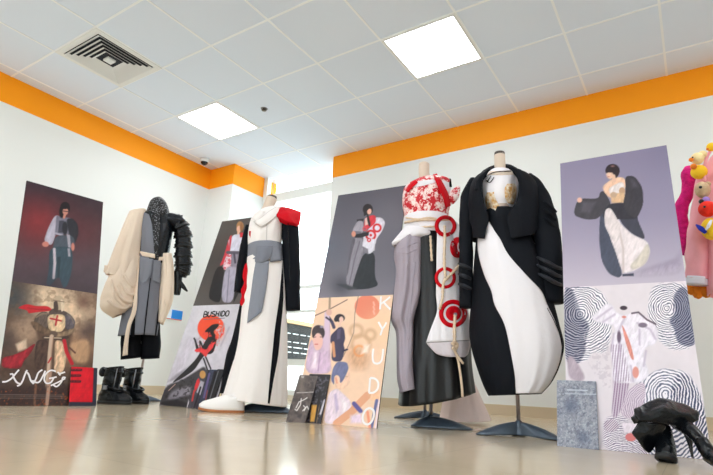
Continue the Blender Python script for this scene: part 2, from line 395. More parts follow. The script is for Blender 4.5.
# --- board 1 (knight)
b1 = Board(thing('display_board', 'tall dark board with red-lit photo above a painted armoured knight', 'display board', group='tall printed boards'), 0.915, -3.241, 1.435, 0.272, 0.504, 1.461)
b1.slab()
def p1u(k):
    k.grad([(180, (50, 44, 54)), (225, (72, 50, 56)), (262, (84, 68, 76)), (295, (70, 56, 64))])
    k.at(0, 170, 5.93); k.glow((150, 46, 50), 230, 300, 170, .75); k.glow((110, 50, 55), 520, 380, 120, .5); k.glow((52, 44, 54), 300, 70, 120, .5)
    k.mottle(.12, 6, 3)
    k.poly((182, 176, 192), [(325, 268), (356, 272), (345, 330), (325, 400), (305, 450), (258, 425), (285, 345)])
    k.poly((118, 116, 132), [(335, 272), (418, 285), (432, 380), (325, 385)])
    k.poly((70, 70, 84), [(350, 300), (380, 300), (375, 372), (345, 372)]); k.line((170, 165, 180), [(330, 375), (372, 388)], 10)
    k.poly((44, 44, 52), [(392, 290), (430, 285), (462, 320), (466, 380), (445, 440), (420, 420), (405, 360)], 1.2)
    k.ell((44, 44, 52), 385, 345, 16, 40); k.ell((30, 26, 30), 386, 225, 29, 36); k.ell((30, 26, 30), 365, 250, 14, 34); k.ell((205, 140, 122), 388, 246, 17, 20)
    k.ell((30, 26, 30), 386, 212, 26, 20); k.line((60, 45, 48), [(375, 243), (402, 247)], 5); k.line((205, 140, 122), [(385, 262), (380, 282)], 14)
    k.poly((74, 82, 94), [(325, 388), (440, 385), (445, 480), (335, 500), (310, 480)]); k.ell((205, 130, 116), 270, 440, 20, 16); k.ell((208, 132, 116), 432, 456, 10, 24)
    k.poly((168, 164, 176), [(395, 380), (415, 385), (420, 460), (405, 460)])
    k.at(0, 250, 5.93); k.poly((56, 76, 88), [(292, -20), (432, -20), (428, 120), (400, 215), (372, 225), (350, 150), (300, 212), (272, 205), (290, 120)])
    k.poly((44, 60, 70), [(340, 40), (360, 40), (352, 160), (340, 170)]); k.line((196, 186, 196), [(322, -5), (325, 80), (318, 165)], 16); k.poly((168, 164, 176), [(400, -10), (415, -10), (418, 40), (405, 38)])
    k.glow((52, 48, 60), 300, 215, 60, .5)
def p1d(k):
    k.fill((80, 60, 50)); k.at(0, 285, 7.19)
    k.glow((240, 210, 176), 530, 190, 200, .98); k.glow((240, 214, 182), 330, 90, 140, .9); k.glow((204, 172, 144), 180, 330, 130, .7); k.glow((186, 140, 106), 560, 450, 150, .7); k.glow((70, 72, 74), 90, 90, 120, .95); k.glow((96, 66, 54), 600, 120, 60, .8); k.glow((72, 56, 52), 640, 330, 80, .8); k.glow((56, 46, 44), 60, 400, 80, .6)
    k.mottle(.3, 4, 11); k.blotch((110, 84, 66), 6, .56, .4, 22)
    k.poly((192, 34, 42), [(120, 165), (190, 135), (260, 152), (345, 150), (385, 185), (300, 192), (235, 200), (205, 205), (195, 180)]); k.line((146, 26, 34), [(200, 165), (270, 175), (350, 178)], 9, 1, .7)
    k.poly((92, 70, 56), [(250, 300), (300, 215), (480, 205), (535, 300), (500, 420), (520, 520), (230, 520), (280, 400)], 3); k.poly((92, 78, 70), [(256, 225), (300, 190), (352, 195), (358, 310), (300, 320), (236, 285)], tex=.4); k.poly((88, 80, 86), [(462, 195), (500, 205), (545, 260), (530, 315), (495, 330), (465, 310)], tex=.4); k.line((150, 128, 104), [(262, 232), (300, 206), (340, 206)], 9, 1, .8); k.line((136, 118, 104), [(480, 208), (515, 236), (530, 275)], 8, 1, .8)
    k.poly((88, 72, 66), [(350, 190), (385, 165), (460, 185), (490, 200), (470, 220), (352, 220)]); k.ell((190, 168, 142), 424, 128, 40, 52); k.poly((80, 64, 58), [(384, 120), (412, 112), (420, 160), (415, 200), (388, 192)]); k.poly((228, 208, 180), [(435, 100), (460, 115), (465, 180), (440, 195), (438, 150)]); k.line((120, 98, 82), [(385, 110), (460, 122)], 6)
    k.poly((202, 174, 140), [(340, 212), (468, 208), (472, 300), (440, 340), (365, 338), (345, 300)], tex=.3); k.line((182, 30, 44), [(362, 240), (440, 258)], 11); k.line((182, 30, 44), [(412, 222), (400, 288)], 12)
    k.poly((104, 82, 64), [(215, 262), (262, 262), (330, 312), (402, 342), (392, 372), (325, 360), (248, 325)], tex=.35); k.poly((140, 116, 92), [(402, 345), (450, 340), (520, 310), (542, 318), (522, 350), (440, 378), (402, 376)], tex=.35); k.ell((100, 80, 68), 385, 352, 30, 22)
    k.poly((70, 54, 48), [(300, 362), (390, 378), (500, 362), (490, 392), (310, 395)]); k.line((206, 186, 160), [(320, 378), (440, 382)], 7)
    k.at(0, 340, 7.19)
    k.poly((208, 182, 158), [(110, 30), (190, -10), (195, 60), (130, 85)], 2, .9); k.poly((150, 30, 42), [(15, 125), (100, 108), (180, 72), (262, 15), (225, 90), (172, 150), (150, 205), (60, 205), (12, 195)], tex=.35)
    k.poly((74, 54, 46), [(262, 0), (350, -5), (338, 120), (320, 215), (245, 205), (250, 90)], tex=.4); k.poly((208, 174, 142), [(395, 0), (450, 5), (482, 120), (455, 235), (388, 240), (392, 110)], tex=.3); k.poly((182, 144, 110), [(500, 10), (650, -20), (640, 170), (540, 170), (500, 110)], 2, .6)
    k.line((190, 32, 44), [(462, 5), (478, 85), (518, 170)], 26); k.line((96, 58, 50), [(500, 55), (540, 92)], 12); k.line((200, 174, 152), [(372, -25), (362, 60), (350, 220), (332, 440)], 30); k.line((156, 120, 100), [(384, -20), (372, 80), (360, 230), (342, 440)], 7); k.line((182, 40, 44), [(348, 162), (368, 128)], 10)
    k.at(0, 330, 5.93)
    k.poly((54, 36, 32), [(-60, 330), (560, 320), (560, 460), (-60, 460)], 6, .75); k.line((176, 140, 120), [(298, 250), (278, 440)], 22, a=.8); k.line((120, 82, 62), [(215, 300), (205, 440)], 16, a=.6)
    k.blotch((190, 90, 40), 1.5, .66, .8, 31, k.zone([(-60, 350), (560, 350), (560, 460), (-60, 460)])); k.blotch((30, 24, 26), 3, .6, .5, 8, k.zone([(-60, 290), (560, 290), (560, 460), (-60, 460)]))
    for q in (383, 393, 403): k.line((150, 138, 136), [(-10, q), (375, q + 2)], 3.5, a=.55)
b1.print('photo_print', 0.735, 1.461, p1u, 120, 170); b1.print('poster_print', 0.0, 0.735, p1d, 130, 190)
o = (0, 330, 5.93)
b1.letters('title_lettering', [tr(o, q) for q in (
    [(12, 308), (40, 305), (70, 285), (95, 255), (112, 236)], [(58, 264), (74, 262), (82, 285), (100, 312), (125, 322)], [(100, 332), (118, 325), (134, 300), (148, 262), (160, 238)],
    [(150, 245), (168, 262), (182, 300), (200, 320)], [(196, 318), (212, 290), (226, 255), (250, 236)], [(190, 300), (215, 312), (235, 305), (255, 270), (268, 242)],
    [(330, 246), (300, 240), (270, 262), (262, 295), (275, 316), (300, 312), (318, 285)], [(290, 288), (312, 284), (335, 278)], [(340, 250), (350, 258), (356, 270)],
    [(345, 262), (385, 250)], [(388, 284), (372, 282), (362, 310), (335, 336), (315, 325)], [(300, 330), (340, 312), (385, 288)])], 0.009, inkw)

# --- board 2 (bushido)
b2 = Board(thing('display_board', 'tall leaning board reading BUSHIDO with a red sun, beside the white robe', 'display board', group='tall printed boards'), 0.993, -2.252, 0.095, 0.263, 0.5, 1.50)
b2.slab()
def p2u(k):
    k.grad([(218, (84, 77, 74)), (260, (70, 64, 62)), (306, (88, 82, 80))]); k.at(190, 190, 5.93)
    k.poly((24, 24, 28), [(330, 270), (352, 260), (345, 470), (320, 480), (318, 350)])
    k.ell((176, 126, 78), 297, 214, 21, 28); k.ell((226, 176, 150), 290, 232, 14, 20); k.ell((150, 100, 60), 305, 222, 10, 30, a=.7); k.line((222, 176, 150), [(288, 245), (286, 262)], 14)
    k.poly((208, 206, 222), [(256, 264), (300, 262), (328, 278), (318, 345), (290, 378), (228, 372), (236, 300)]); k.poly((214, 44, 54), [(296, 252), (326, 252), (318, 282), (296, 280)])
    k.poly((206, 52, 66), [(234, 275), (250, 264), (236, 372), (215, 430), (172, 455), (196, 405)]); k.poly((222, 186, 198), [(225, 300), (236, 290), (232, 345)], a=.7)
    k.poly((226, 196, 206), [(222, 378), (250, 380), (246, 470), (190, 475), (205, 415)]); k.blotch((206, 50, 66), 1.4, .52, .9, 5, k.zone([(222, 378), (250, 380), (246, 470), (190, 475), (205, 415)]))
    k.poly((134, 128, 142), [(246, 378), (288, 376), (284, 500), (240, 500)]); k.line((86, 82, 94), [(222, 370), (292, 372)], 18); k.line((70, 66, 80), [(262, 380), (268, 430)], 12)
    k.at(150, 270, 5.93); k.poly((28, 27, 31), [(392, -20), (446, -20), (420, 192), (382, 190), (342, 162)]); k.poly((168, 162, 180), [(444, -20), (520, -20), (512, 60), (490, 196), (418, 190)]); k.poly((30, 29, 33), [(516, -20), (560, -20), (545, 100), (495, 195)])
    k.line((120, 116, 132), [(470, 0), (455, 190)], 5)
def p2d(k):
    k.grad([(303, (208, 204, 212)), (360, (206, 200, 210)), (412, (190, 184, 194))]); k.mottle(.12, 5, 2); k.at(150, 270, 5.93)
    k.ell((238, 78, 46), 362, 345, 80, 78); k.glow((240, 110, 70), 395, 380, 40, .5); k.blotch((206, 200, 210), 3, .58, .8, 9, k.zone([(390, 300), (460, 300), (460, 440), (390, 440)]))
    for a, b in (((440, 320), (400, 430)), ((470, 340), (420, 450)), ((250, 420), (330, 440)), ((230, 450), (300, 400))): k.line((168, 160, 176), [a, b], 9, 1.5, .7)
    k.poly((28, 25, 28), [(412, 318), (395, 335), (372, 352), (366, 365), (386, 390), (378, 430), (345, 500), (295, 500), (318, 440), (345, 405), (345, 365), (322, 372), (345, 345), (370, 322)])
    k.poly((28, 25, 28), [(412, 318), (345, 342), (322, 366), (352, 366), (346, 395), (322, 430), (296, 500), (372, 500), (392, 440), (396, 395), (374, 364), (402, 340)], tex=.05)
    k.poly((28, 25, 28), [(262, 412), (272, 408), (285, 480), (278, 490)]); k.line((28, 25, 28), [(295, 420), (298, 480)], 7); k.blotch((232, 60, 56), 1.6, .55, .9, 4, k.zone([(310, 360), (440, 370), (380, 480), (280, 480)], 4))
    k.at(150, 340, 5.93); k.poly((196, 188, 200), [(225, -20), (280, -10), (200, 190), (110, 240)], 3, .6); k.poly((150, 142, 152), [(100, 250), (160, 200), (270, 130), (160, 235)], 2, .8)
    k.poly((34, 30, 33), [(335, -10), (372, -10), (330, 82), (300, 120), (262, 180), (195, 225), (120, 262), (220, 170), (285, 100)]); k.poly((60, 56, 60), [(95, 270), (185, 240), (265, 190), (330, 150), (340, 240), (300, 420), (225, 410), (45, 388)], 2)
    k.poly((128, 122, 132), [(130, 300), (210, 270), (245, 310), (170, 350), (90, 360)], 2.5, .8); k.poly((150, 144, 154), [(215, 270), (250, 275), (240, 330), (200, 330)], 2, .5); k.poly((38, 34, 38), [(55, 372), (150, 350), (240, 380), (225, 405), (45, 386)], 2, .8); k.blotch((36, 32, 36), 2, .55, .7, 14, k.zone([(60, 290), (260, 200), (260, 405), (45, 388)]))
    for q in (((262, -10), (288, 55)), ((300, 10), (318, 60)), ((318, 110), (345, 190)), ((330, 100), (360, 170))): k.line((30, 27, 30), q, 9)
    k.poly((226, 60, 62), [(262, 58), (300, 45), (335, 60), (352, 25), (385, 10), (372, 50), (345, 75), (330, 105), (300, 70), (272, 72)])
    k.poly((222, 216, 226), [(228, 352), (240, 398), (218, 402)], 1); k.line((236, 190, 170), [(150, 262), (110, 300)], 3)
b2.print('photo_print', 0.74, 1.50, p2u, 120, 170); b2.print('poster_print', 0.0, 0.74, p2d, 130, 180)
def word(txt, x0, y0, dx, dy, w, h, sl=0.0):
    G = {'B': [[(0, 0), (0, 1), (.7, .9), (.75, .6), (0, .52)], [(0, .52), (.8, .42), (.8, .08), (0, 0)]], 'U': [[(0, 1), (0, .25), (.4, 0), (.8, .25), (.8, 1)]], 'S': [[(.8, .95), (.1, .95), (.05, .6), (.75, .42), (.75, .05), (0, .05)]],
         'H': [[(0, 0), (0, 1)], [(.75, 0), (.75, 1)], [(0, .5), (.75, .5)]], 'I': [[(.1, 0), (.1, 1)]], 'D': [[(0, 0), (0, 1)], [(0, 1), (.7, .85), (.8, .5), (.7, .15), (0, 0)]], 'O': [[(.4, 1), (.02, .8), (0, .2), (.4, 0), (.8, .2), (.8, .8), (.4, 1)]]}
    out = []
    i = 0
    for ch in txt:
        for st in G[ch]: out.append([(x0 + dx * i + (q[0] + sl * q[1]) * w, y0 + dy * i - q[1] * h) for q in st])
        i += .42 if ch == 'I' else 1
    return out
b2.letters('title_lettering', word('BUSHIDO', 203.6, 317.2, 4.05, -0.18, 3.5, 5.4, .35), 0.0095, inkk)
b2.letters('subtitle_lettering', [[(203.5, 319.6), (225, 318.2)]], 0.005, mat('grey ink', (110, 104, 112), .5))

# --- board 3 (kyudo)
b3 = Board(thing('display_board', 'tall board with peach archery poster reading KYUDO under a grey kimono photo', 'display board', group='tall printed boards'), 2.337, -2.430, 0.089, 0.235, 0.48, 1.408)
b3.slab()
def p3u(k):
    k.grad([(185, (84, 81, 92)), (240, (102, 99, 110)), (275, (112, 109, 120)), (296, (126, 121, 132))]); k.at(310, 180, 6.78); k.glow((114, 110, 120), 520, 250, 150, .5); k.glow((92, 100, 116), 130, 460, 120, .5)
    k.poly((46, 44, 52), [(318, 268), (366, 262), (350, 300), (320, 290)]); k.poly((156, 150, 162), [(322, 275), (362, 278), (362, 360), (300, 380), (286, 340)]); k.poly((112, 108, 120), [(300, 345), (350, 350), (345, 372), (295, 366)])
    k.poly((212, 206, 220), [(440, 252), (488, 255), (512, 290), (488, 350), (450, 400), (445, 440), (352, 442), (362, 380), (400, 330)]); k.poly((208, 54, 66), [(375, 250), (445, 234), (448, 290), (385, 340), (362, 320)])
    k.poly((226, 188, 180), [(372, 262), (392, 250), (398, 300), (372, 310)]); k.ell((38, 33, 37), 392, 200, 34, 38); k.poly((38, 33, 37), [(365, 195), (390, 185), (385, 235), (366, 245)]); k.ell((226, 172, 156), 402, 212, 15, 22); k.poly((38, 33, 37), [(372, 172), (420, 175), (424, 202), (402, 192), (382, 215)])
    k.poly((38, 33, 37), [(385, 235), (398, 240), (412, 305), (400, 318), (388, 275)]); k.ring((206, 36, 42), 412, 374, 30, 14); k.ell((206, 36, 42), 412, 374, 9, 9); k.ring((206, 36, 42), 455, 325, 24, 13); k.ring((214, 80, 90), 372, 330, 12, 8)
    k.poly((44, 42, 48), [(296, 372), (400, 350), (398, 376), (312, 398)]); k.ell((206, 140, 120), 296, 366, 14, 20); k.poly((94, 90, 100), [(292, 395), (362, 392), (350, 480), (296, 480)]); k.poly((168, 160, 172), [(362, 430), (440, 430), (440, 480), (362, 480)])
    k.at(300, 240, 6.78); k.glow((66, 68, 78), 280, 310, 70, .8); k.poly((136, 131, 142), [(352, -15), (432, -15), (430, 92), (385, 220), (360, 335), (308, 300), (328, 150)]); k.poly((96, 92, 102), [(352, -10), (380, -10), (350, 90), (315, 270), (325, 150)]); k.line((104, 100, 112), [(405, 10), (370, 130), (335, 300)], 7)
    k.poly((42, 46, 52), [(428, 90), (510, 80), (506, 250), (534, 308), (470, 330), (400, 336), (350, 330), (382, 220)]); k.poly((60, 62, 68), [(250, 300), (310, 300), (400, 332), (330, 338)], 2); k.poly((212, 208, 220), [(428, -10), (516, -10), (502, 72), (470, 98), (420, 70)]); k.poly((120, 115, 126), [(420, 40), (460, 60), (465, 98), (430, 80)]); k.ring((206, 36, 42), 468, 0, 10, 8)
def p3d(k):
    k.fill((238, 202, 174)); k.mottle(.06, 8, 4); k.at(290, 300, 6.78)
    k.ell((228, 132, 106), 524, 48, 86, 82); k.glow((240, 200, 160), 620, 200, 120, .6)
    for cx, cy, r in ((545, 235, 32), (450, 210, 40), (480, 300, 60)): k.ring((206, 164, 130), cx, cy, r, 26, 3, .7)
    k.poly((206, 160, 128), [(360, 330), (480, 300), (560, 380), (520, 480), (400, 480)], 6, .6); k.ring((236, 140, 70), 470, 345, 34, 12, 2, .6); k.poly((244, 222, 206), [(500, 300), (545, 300), (530, 360), (480, 370)], 2, .7)
    for q in (30, 60, 90): k.line((246, 176, 156), [(566, q - 15), (572, q + 5)], 12, a=.8)
    k.line((150, 122, 110), [(470, -60), (440, 90), (432, 220), (400, 300), (360, 385)], 5); k.line((112, 84, 84), [(170, 106), (270, 62), (388, -2)], 6); k.line((165, 140, 120), [(272, -70), (268, 60)], 14)
    k.poly((64, 58, 84), [(300, 215), (338, 178), (366, 190), (376, 260), (362, 300), (372, 335), (352, 416), (300, 418), (280, 400), (288, 300), (272, 286), (276, 240)]); k.poly((88, 82, 110), [(320, 200), (345, 195), (340, 260), (318, 270)]); k.line((50, 46, 70), [(360, 345), (388, 335)], 12); k.line((66, 60, 90), [(255, 110), (285, 150), (298, 185)], 22)
    k.ell((46, 40, 48), 338, 122, 34, 27); k.ell((46, 40, 48), 312, 132, 14, 16); k.ell((232, 192, 176), 348, 132, 15, 20); k.line((232, 192, 176), [(340, 150), (338, 178)], 14); k.line((214, 150, 110), [(292, 290), (300, 380)], 20, a=.8)
    k.poly((204, 176, 200), [(130, 300), (150, 260), (172, 345), (215, 330), (238, 110), (272, 110), (272, 380), (284, 500), (95, 500)], 1); k.poly((232, 214, 226), [(160, 340), (190, 350), (185, 470), (140, 470)], 2, .7); k.line((176, 140, 176), [(205, 360), (190, 480)], 8, a=.7)
    k.line((214, 188, 208), [(250, 95), (248, 330)], 34); k.ell((218, 172, 158), 264, 84, 20, 22); k.line((52, 48, 66), [(245, 118), (275, 140)], 12)
    k.ell((62, 50, 56), 192, 222, 44, 52); k.ell((234, 186, 176), 190, 280, 33, 56); k.poly((62, 50, 56), [(148, 250), (165, 195), (215, 178), (232, 200), (224, 225), (186, 215), (160, 255)]); k.line((206, 100, 100), [(170, 300), (188, 300)], 7); k.line((110, 80, 90), [(205, 250), (220, 252)], 5); k.line((110, 80, 90), [(160, 255), (175, 250)], 5); k.ell((150, 140, 160), 215, 182, 12, 8)
    k.at(285, 365, 6.78); k.poly((238, 196, 170), [(330, 65), (370, 60), (440, 40), (442, 120), (400, 165), (345, 165)]); k.poly((108, 112, 148), [(310, 100), (325, 20), (355, -25), (420, -20), (432, 20), (420, 55), (392, 110), (372, 125), (372, 80), (350, 65), (332, 80), (335, 140)]); k.line((196, 150, 130), [(410, 78), (425, 80)], 5); k.line((226, 160, 136), [(345, 90), (352, 120)], 14)
    k.poly((228, 208, 220), [(300, 185), (350, 155), (390, 190), (452, 250), (440, 335), (330, 402), (262, 395), (282, 250)]); k.poly((196, 176, 206), [(330, 200), (350, 190), (365, 300), (345, 330)], 1.5, .8); k.poly((240, 226, 232), [(380, 220), (430, 260), (420, 310), (390, 330)], 1.5, .8)
    k.line((226, 164, 130), [(350, 395), (450, 318), (515, 250), (560, 205)], 50); k.line((92, 84, 148), [(468, 262), (512, 312)], 30); k.poly((240, 186, 150), [(560, 180), (650, 170), (640, 250), (580, 240)], 2, .6)
    k.poly((232, 208, 226), [(440, 340), (520, 320), (530, 400), (440, 400)], 2, .6); k.line((98, 102, 150), [(622, 240), (585, 430)], 20); k.line((236, 150, 120), [(560, 320), (575, 425)], 20, a=.7); k.line((236, 214, 224), [(640, 240), (612, 430)], 12)
b3.print('photo_print', 0.69, 1.408, p3u, 120, 180); b3.print('poster_print', 0.0, 0.69, p3d, 130, 190)
for st in (
    [[(381.2, 296.5), (380.2, 309.5)], [(390.3, 297), (385.5, 301), (381, 304)], [(383.6, 302), (387, 306), (390.5, 309.5)]],
    [[(378.6, 322), (381, 326.5), (382.6, 329)], [(386.6, 322.5), (384.5, 326.5), (382.6, 329), (380.6, 335.5)]],
    [[(373.6, 348.7), (372.8, 356), (373.8, 362.3), (378, 363.6), (381.5, 361), (382.8, 355), (383.4, 349)]],
    [[(370.3, 378), (369.2, 393)], [(370.3, 378), (375.5, 379), (378.4, 383), (377.6, 389), (374, 392.5), (369.2, 393)]],
    [[(370, 408), (366, 410), (363, 416), (363.6, 422), (367.5, 424.5), (371.5, 422), (374, 416), (373.6, 410.5), (370, 408)]]):
    b3.letters('title_letter', st, 0.0105, inkw)

# --- board 4 (fingerprints)
b4 = Board(thing('display_board', 'tall board with fingerprint poster below a photo of a black and white dress', 'display board', group='tall printed boards'), 3.669, -2.350, 0.023, 0.226, 0.471, 1.371)
b4.slab()
def p4u(k):
    k.grad([(145, (136, 128, 156)), (215, (150, 142, 168)), (262, (176, 166, 186)), (290, (196, 186, 202))]); k.at(560, 140, 5.93); k.glow((158, 150, 172), 180, 380, 160, .5); k.glow((124, 118, 146), 620, 60, 140, .5)
    k.at(560, 210, 5.93); k.poly((168, 156, 176), [(440, 370), (600, 320), (720, 280), (720, 380), (450, 395)], 6, .7); k.poly((128, 120, 146), [(500, 355), (680, 300), (720, 250), (700, 320)], 8, .4)
    k.poly((72, 76, 94), [(245, -30), (282, 10), (292, 150), (332, 250), (372, 378), (350, 404), (290, 380), (245, 300), (232, 180), (234, 80)]); k.poly((226, 214, 218), [(262, -30), (322, -30), (352, 75), (430, 148), (520, 185), (536, 245), (515, 315), (440, 362), (372, 378), (330, 250), (288, 140)])
    k.poly((206, 196, 186), [(520, 190), (536, 250), (505, 325), (430, 358), (412, 330), (470, 270)], 2); k.line((206, 190, 190), [(345, 90), (375, 230), (375, 370)], 12, 1.2); k.poly((62, 62, 76), [(326, -30), (478, -30), (452, 40), (515, 182), (430, 145), (362, 80)]); k.poly((66, 70, 90), [(368, 380), (436, 374), (438, 392), (370, 394)])
    k.at(560, 140, 5.93); k.poly((66, 62, 70), [(238, 308), (262, 300), (302, 372), (292, 405), (240, 450), (215, 470), (150, 472), (76, 445), (106, 345), (228, 350)]); k.poly((84, 80, 90), [(130, 360), (220, 365), (180, 440), (120, 430)], 2, .6); k.ell((232, 182, 162), 116, 356, 15, 15)
    k.poly((236, 194, 166), [(250, 275), (300, 236), (330, 220), (386, 222), (390, 300), (300, 350), (262, 310)]); k.poly((228, 216, 216), [(285, 285), (375, 240), (386, 300), (345, 330), (300, 330)]); k.ell((196, 156, 126), 368, 302, 18, 22); k.poly((214, 176, 140), [(300, 318), (385, 312), (386, 372), (305, 374)], 1); k.ell((196, 164, 140), 318, 325, 20, 18, a=.7)
    k.poly((50, 48, 58), [(300, 376), (390, 370), (455, 450), (452, 470), (245, 470), (270, 400)]); k.poly((222, 210, 212), [(266, 412), (300, 400), (345, 475), (360, 560), (330, 620), (290, 560), (262, 500)]); k.poly((60, 56, 64), [(384, 214), (442, 212), (490, 282), (496, 380), (455, 470), (400, 440), (372, 380), (390, 310)]); k.poly((80, 76, 86), [(410, 225), (440, 225), (470, 280), (425, 290)], 2, .6)
    k.ell((46, 36, 42), 312, 180, 42, 38); k.poly((46, 36, 42), [(310, 180), (352, 170), (352, 200), (335, 226), (318, 228)]); k.poly((238, 196, 172), [(272, 195), (312, 190), (318, 218), (296, 236), (276, 218)]); k.line((232, 190, 166), [(318, 215), (322, 240)], 22); k.poly((46, 36, 42), [(266, 190), (280, 155), (320, 150), (318, 195), (295, 192)]); k.line((200, 90, 90), [(284, 218), (292, 218)], 4); k.ell((150, 110, 110), 312, 155, 14, 7, a=.5)
def p4d(k):
    k.fill((224, 214, 222)); k.mottle(.05, 14, 6); k.at(560, 280, 4.654)
    def finger(cx, cy, lam, zone, col, ax=1.0, ay=1.0, seed=0, duty=-.05, arch=0.0):
        p = k.P([(cx, cy)])[0]; n = fbm(k.x / 11, k.y / 11, seed) * 5
        r = np.hypot((k.x - p[0]) * ax, (k.y - p[1]) * ay * np.where(k.y > p[1], 1 - arch, 1)) + n
        a = np.clip((np.sin(r * 2 * math.pi / lam) + duty) * 2.2, 0, 1); k.put(col, a * zone)
    nv = (86, 90, 116); pl = (150, 128, 152)
    zA = k.zone([(15, 30), (120, 20), (200, 60), (240, 150), (235, 260), (215, 340), (150, 330), (120, 380), (20, 385)], 3)
    k.put((246, 240, 246), zA); finger(95, 160, 2.3, zA, nv, seed=3)
    k.put(nv, k.zone([(18, 25), (60, 40), (100, 160), (140, 210), (118, 280), (120, 330), (90, 390), (20, 385)], 2) * .45); finger(95, 160, 2.3, k.zone([(18, 25), (60, 40), (75, 160), (140, 210), (118, 280), (120, 330), (90, 390), (20, 385)], 2), (50, 54, 84), seed=3, duty=.5)
    zB = k.zone([(430, 20), (560, 10), (610, 60), (632, 310), (520, 330), (440, 260), (405, 150)], 3); k.put((244, 238, 245), zB); finger(500, 130, 2.2, zB, (98, 98, 122), seed=9)
    zb = k.zone([(560, 30), (592, 40), (612, 160), (632, 300), (590, 310), (545, 290), (535, 230), (505, 190), (540, 150), (525, 80)], 2); k.put((88, 92, 122), zb * .55); finger(500, 130, 2.2, zb, (54, 58, 88), seed=9, duty=.5)
    k.at(560, 370, 4.654)
    zC = k.zone([(285, 200), (300, 130), (380, 40), (480, -10), (600, 10), (670, 150), (690, 300), (700, 420), (420, 430), (380, 330), (350, 230)], 3); k.put((244, 238, 246), zC); finger(490, 110, 2.9, zC, (92, 96, 124), seed=5, arch=.35)
    zc = k.zone([(540, 20), (600, 20), (670, 160), (690, 330), (640, 400), (560, 220), (510, 110)], 2); finger(490, 110, 2.9, zc, (60, 64, 98), seed=5, duty=.45, arch=.35)
    zD = k.zone([(205, 220), (300, 210), (420, 330), (420, 420), (200, 380)], 4); k.put((240, 232, 240), zD); finger(300, 480, 1.9, zD, (120, 104, 134), seed=8)
    k.poly((172, 156, 170), [(30, -60), (60, -70), (120, 30), (100, 60), (40, 40)], 2, .8); k.blotch((196, 184, 196), 3, .5, .6, 17, k.zone([(100, -200), (230, -160), (240, 100), (200, 80), (120, -50)]))
    zE = k.zone([(285, 120), (360, 60), (400, 60), (390, 180), (330, 230), (280, 210)], 2); k.put((222, 206, 220), zE); finger(420, 170, 2.0, zE, (168, 146, 172), seed=2)
    zF = k.zone([(250, -30), (340, -30), (325, 60), (270, 220), (240, 220), (248, 90)], 2); k.put((206, 190, 208), zF); st = np.clip(np.sin((k.x + (k.y - 370) * .12) * 2 * math.pi / 2.6) * 1.6 + .2, 0, 1); k.put((140, 112, 142), st * zF)
    zG = k.zone([(205, 240), (250, 225), (280, 265), (235, 295), (205, 275)], 1.5); k.put((226, 214, 226), zG); k.put((128, 104, 132), zG * np.clip(np.sin((k.x + k.y) * 2 * math.pi / 2.5) * 1.6 + .3, 0, 1))
    k.ell((222, 122, 122), 330, 312, 26, 20); k.poly((232, 220, 232), [(280, 240), (370, 250), (372, 290), (300, 295)], 2)
    k.at(560, 280, 4.654)
    k.poly((230, 222, 234), [(145, 170), (210, 112), (240, 108), (262, 150), (300, 165), (340, 150), (400, 165), (455, 225), (462, 270), (440, 300), (400, 310), (385, 350), (420, 440), (380, 480), (240, 480), (245, 400), (232, 320), (262, 220), (215, 205), (160, 195)], 1.5)
    for q in (((240, 130), (170, 180)), ((255, 160), (200, 195)), ((300, 180), (270, 240), (280, 330)), ((360, 200), (420, 230), (445, 275)), ((370, 230), (370, 300)), ((280, 300), (262, 400), (268, 470)), ((330, 400), (340, 470)), ((400, 330), (390, 400)), ((250, 250), (238, 330))): k.line((186, 170, 194), q, 9, 1.6, .7)
    zH = k.zone([(236, 300), (290, 300), (330, 470), (250, 480)], 2); k.put((150, 124, 152), zH * np.clip(np.sin((k.x + (k.y - 340) * .1) * 2 * math.pi / 2.6) * 1.5 + .1, 0, 1) * .75)
    k.poly((222, 142, 130), [(286, 205), (300, 225), (330, 300), (346, 372), (332, 370), (305, 290)]); k.ell((222, 150, 140), 352, 430, 16, 28, a=.7); k.ell((62, 48, 60), 296, 130, 17, 10); k.ell((104, 84, 104), 275, 265, 10, 30, a=.7); k.ell((120, 104, 124), 385, 210, 22, 12, a=.7); k.line((96, 80, 96), [(335, 155), (365, 150), (405, 185), (445, 205)], 9, a=.7); k.ell((206, 130, 120), 298, 172, 10, 6)
b4.print('photo_print', 0.678, 1.371, p4u, 130, 180); b4.print('poster_print', 0.0, 0.678, p4d, 300, 400)

# --- small cards leaning on the boards
def card(bd, name, label, cat, ux, w, h, g, paint, nu=50, nv=70, thick=0.006, group=None, edge=None):
    # a card standing on the floor g in front of its board, its top resting on the board
    th = bd.lean + math.asin((g - 0.004 - thick) * math.cos(bd.lean) / h)
    c, n = math.cos(bd.yaw), math.sin(bd.yaw)
    X = bd.X + c * ux + n * g; Y = bd.Y + n * ux - c * g
    bd2 = Board(thing(name, label, cat, group=group), X, Y, bd.yaw, th, w, h)
    bd2.slab(thick, strut=False).name = 'card_back'; bd2.print('card_print', 0, h, paint, nu, nv)
    return bd2
def red_card(k):
    k.fill((40, 44, 62)); k.at(0, 330, 5.93); k.poly((214, 12, 34), [(417, 214), (556, 218), (548, 428), (403, 426)], .8)
    for y, segs in ((237, ((422, 436), (440, 452), (458, 480))), (270, ((422, 444), (448, 474))), (305, ((422, 430), (434, 446), (450, 474)))):
        for a, b in segs: k.line((66, 10, 24), [(a, y), (b, y)], 15)
        for a, b in segs: k.line((190, 14, 32), [(a + 3, y - 2), (b - 2, y - 2)], 3)
    for y in range(340, 420, 9): k.line((186, 10, 30), [(420, y), (535, y + 1)], 3, a=.5)
card(b1, 'info_card', 'small red card with dark border at foot of knight board', 'info card', 0.372, 0.158, 0.238, 0.022, red_card)
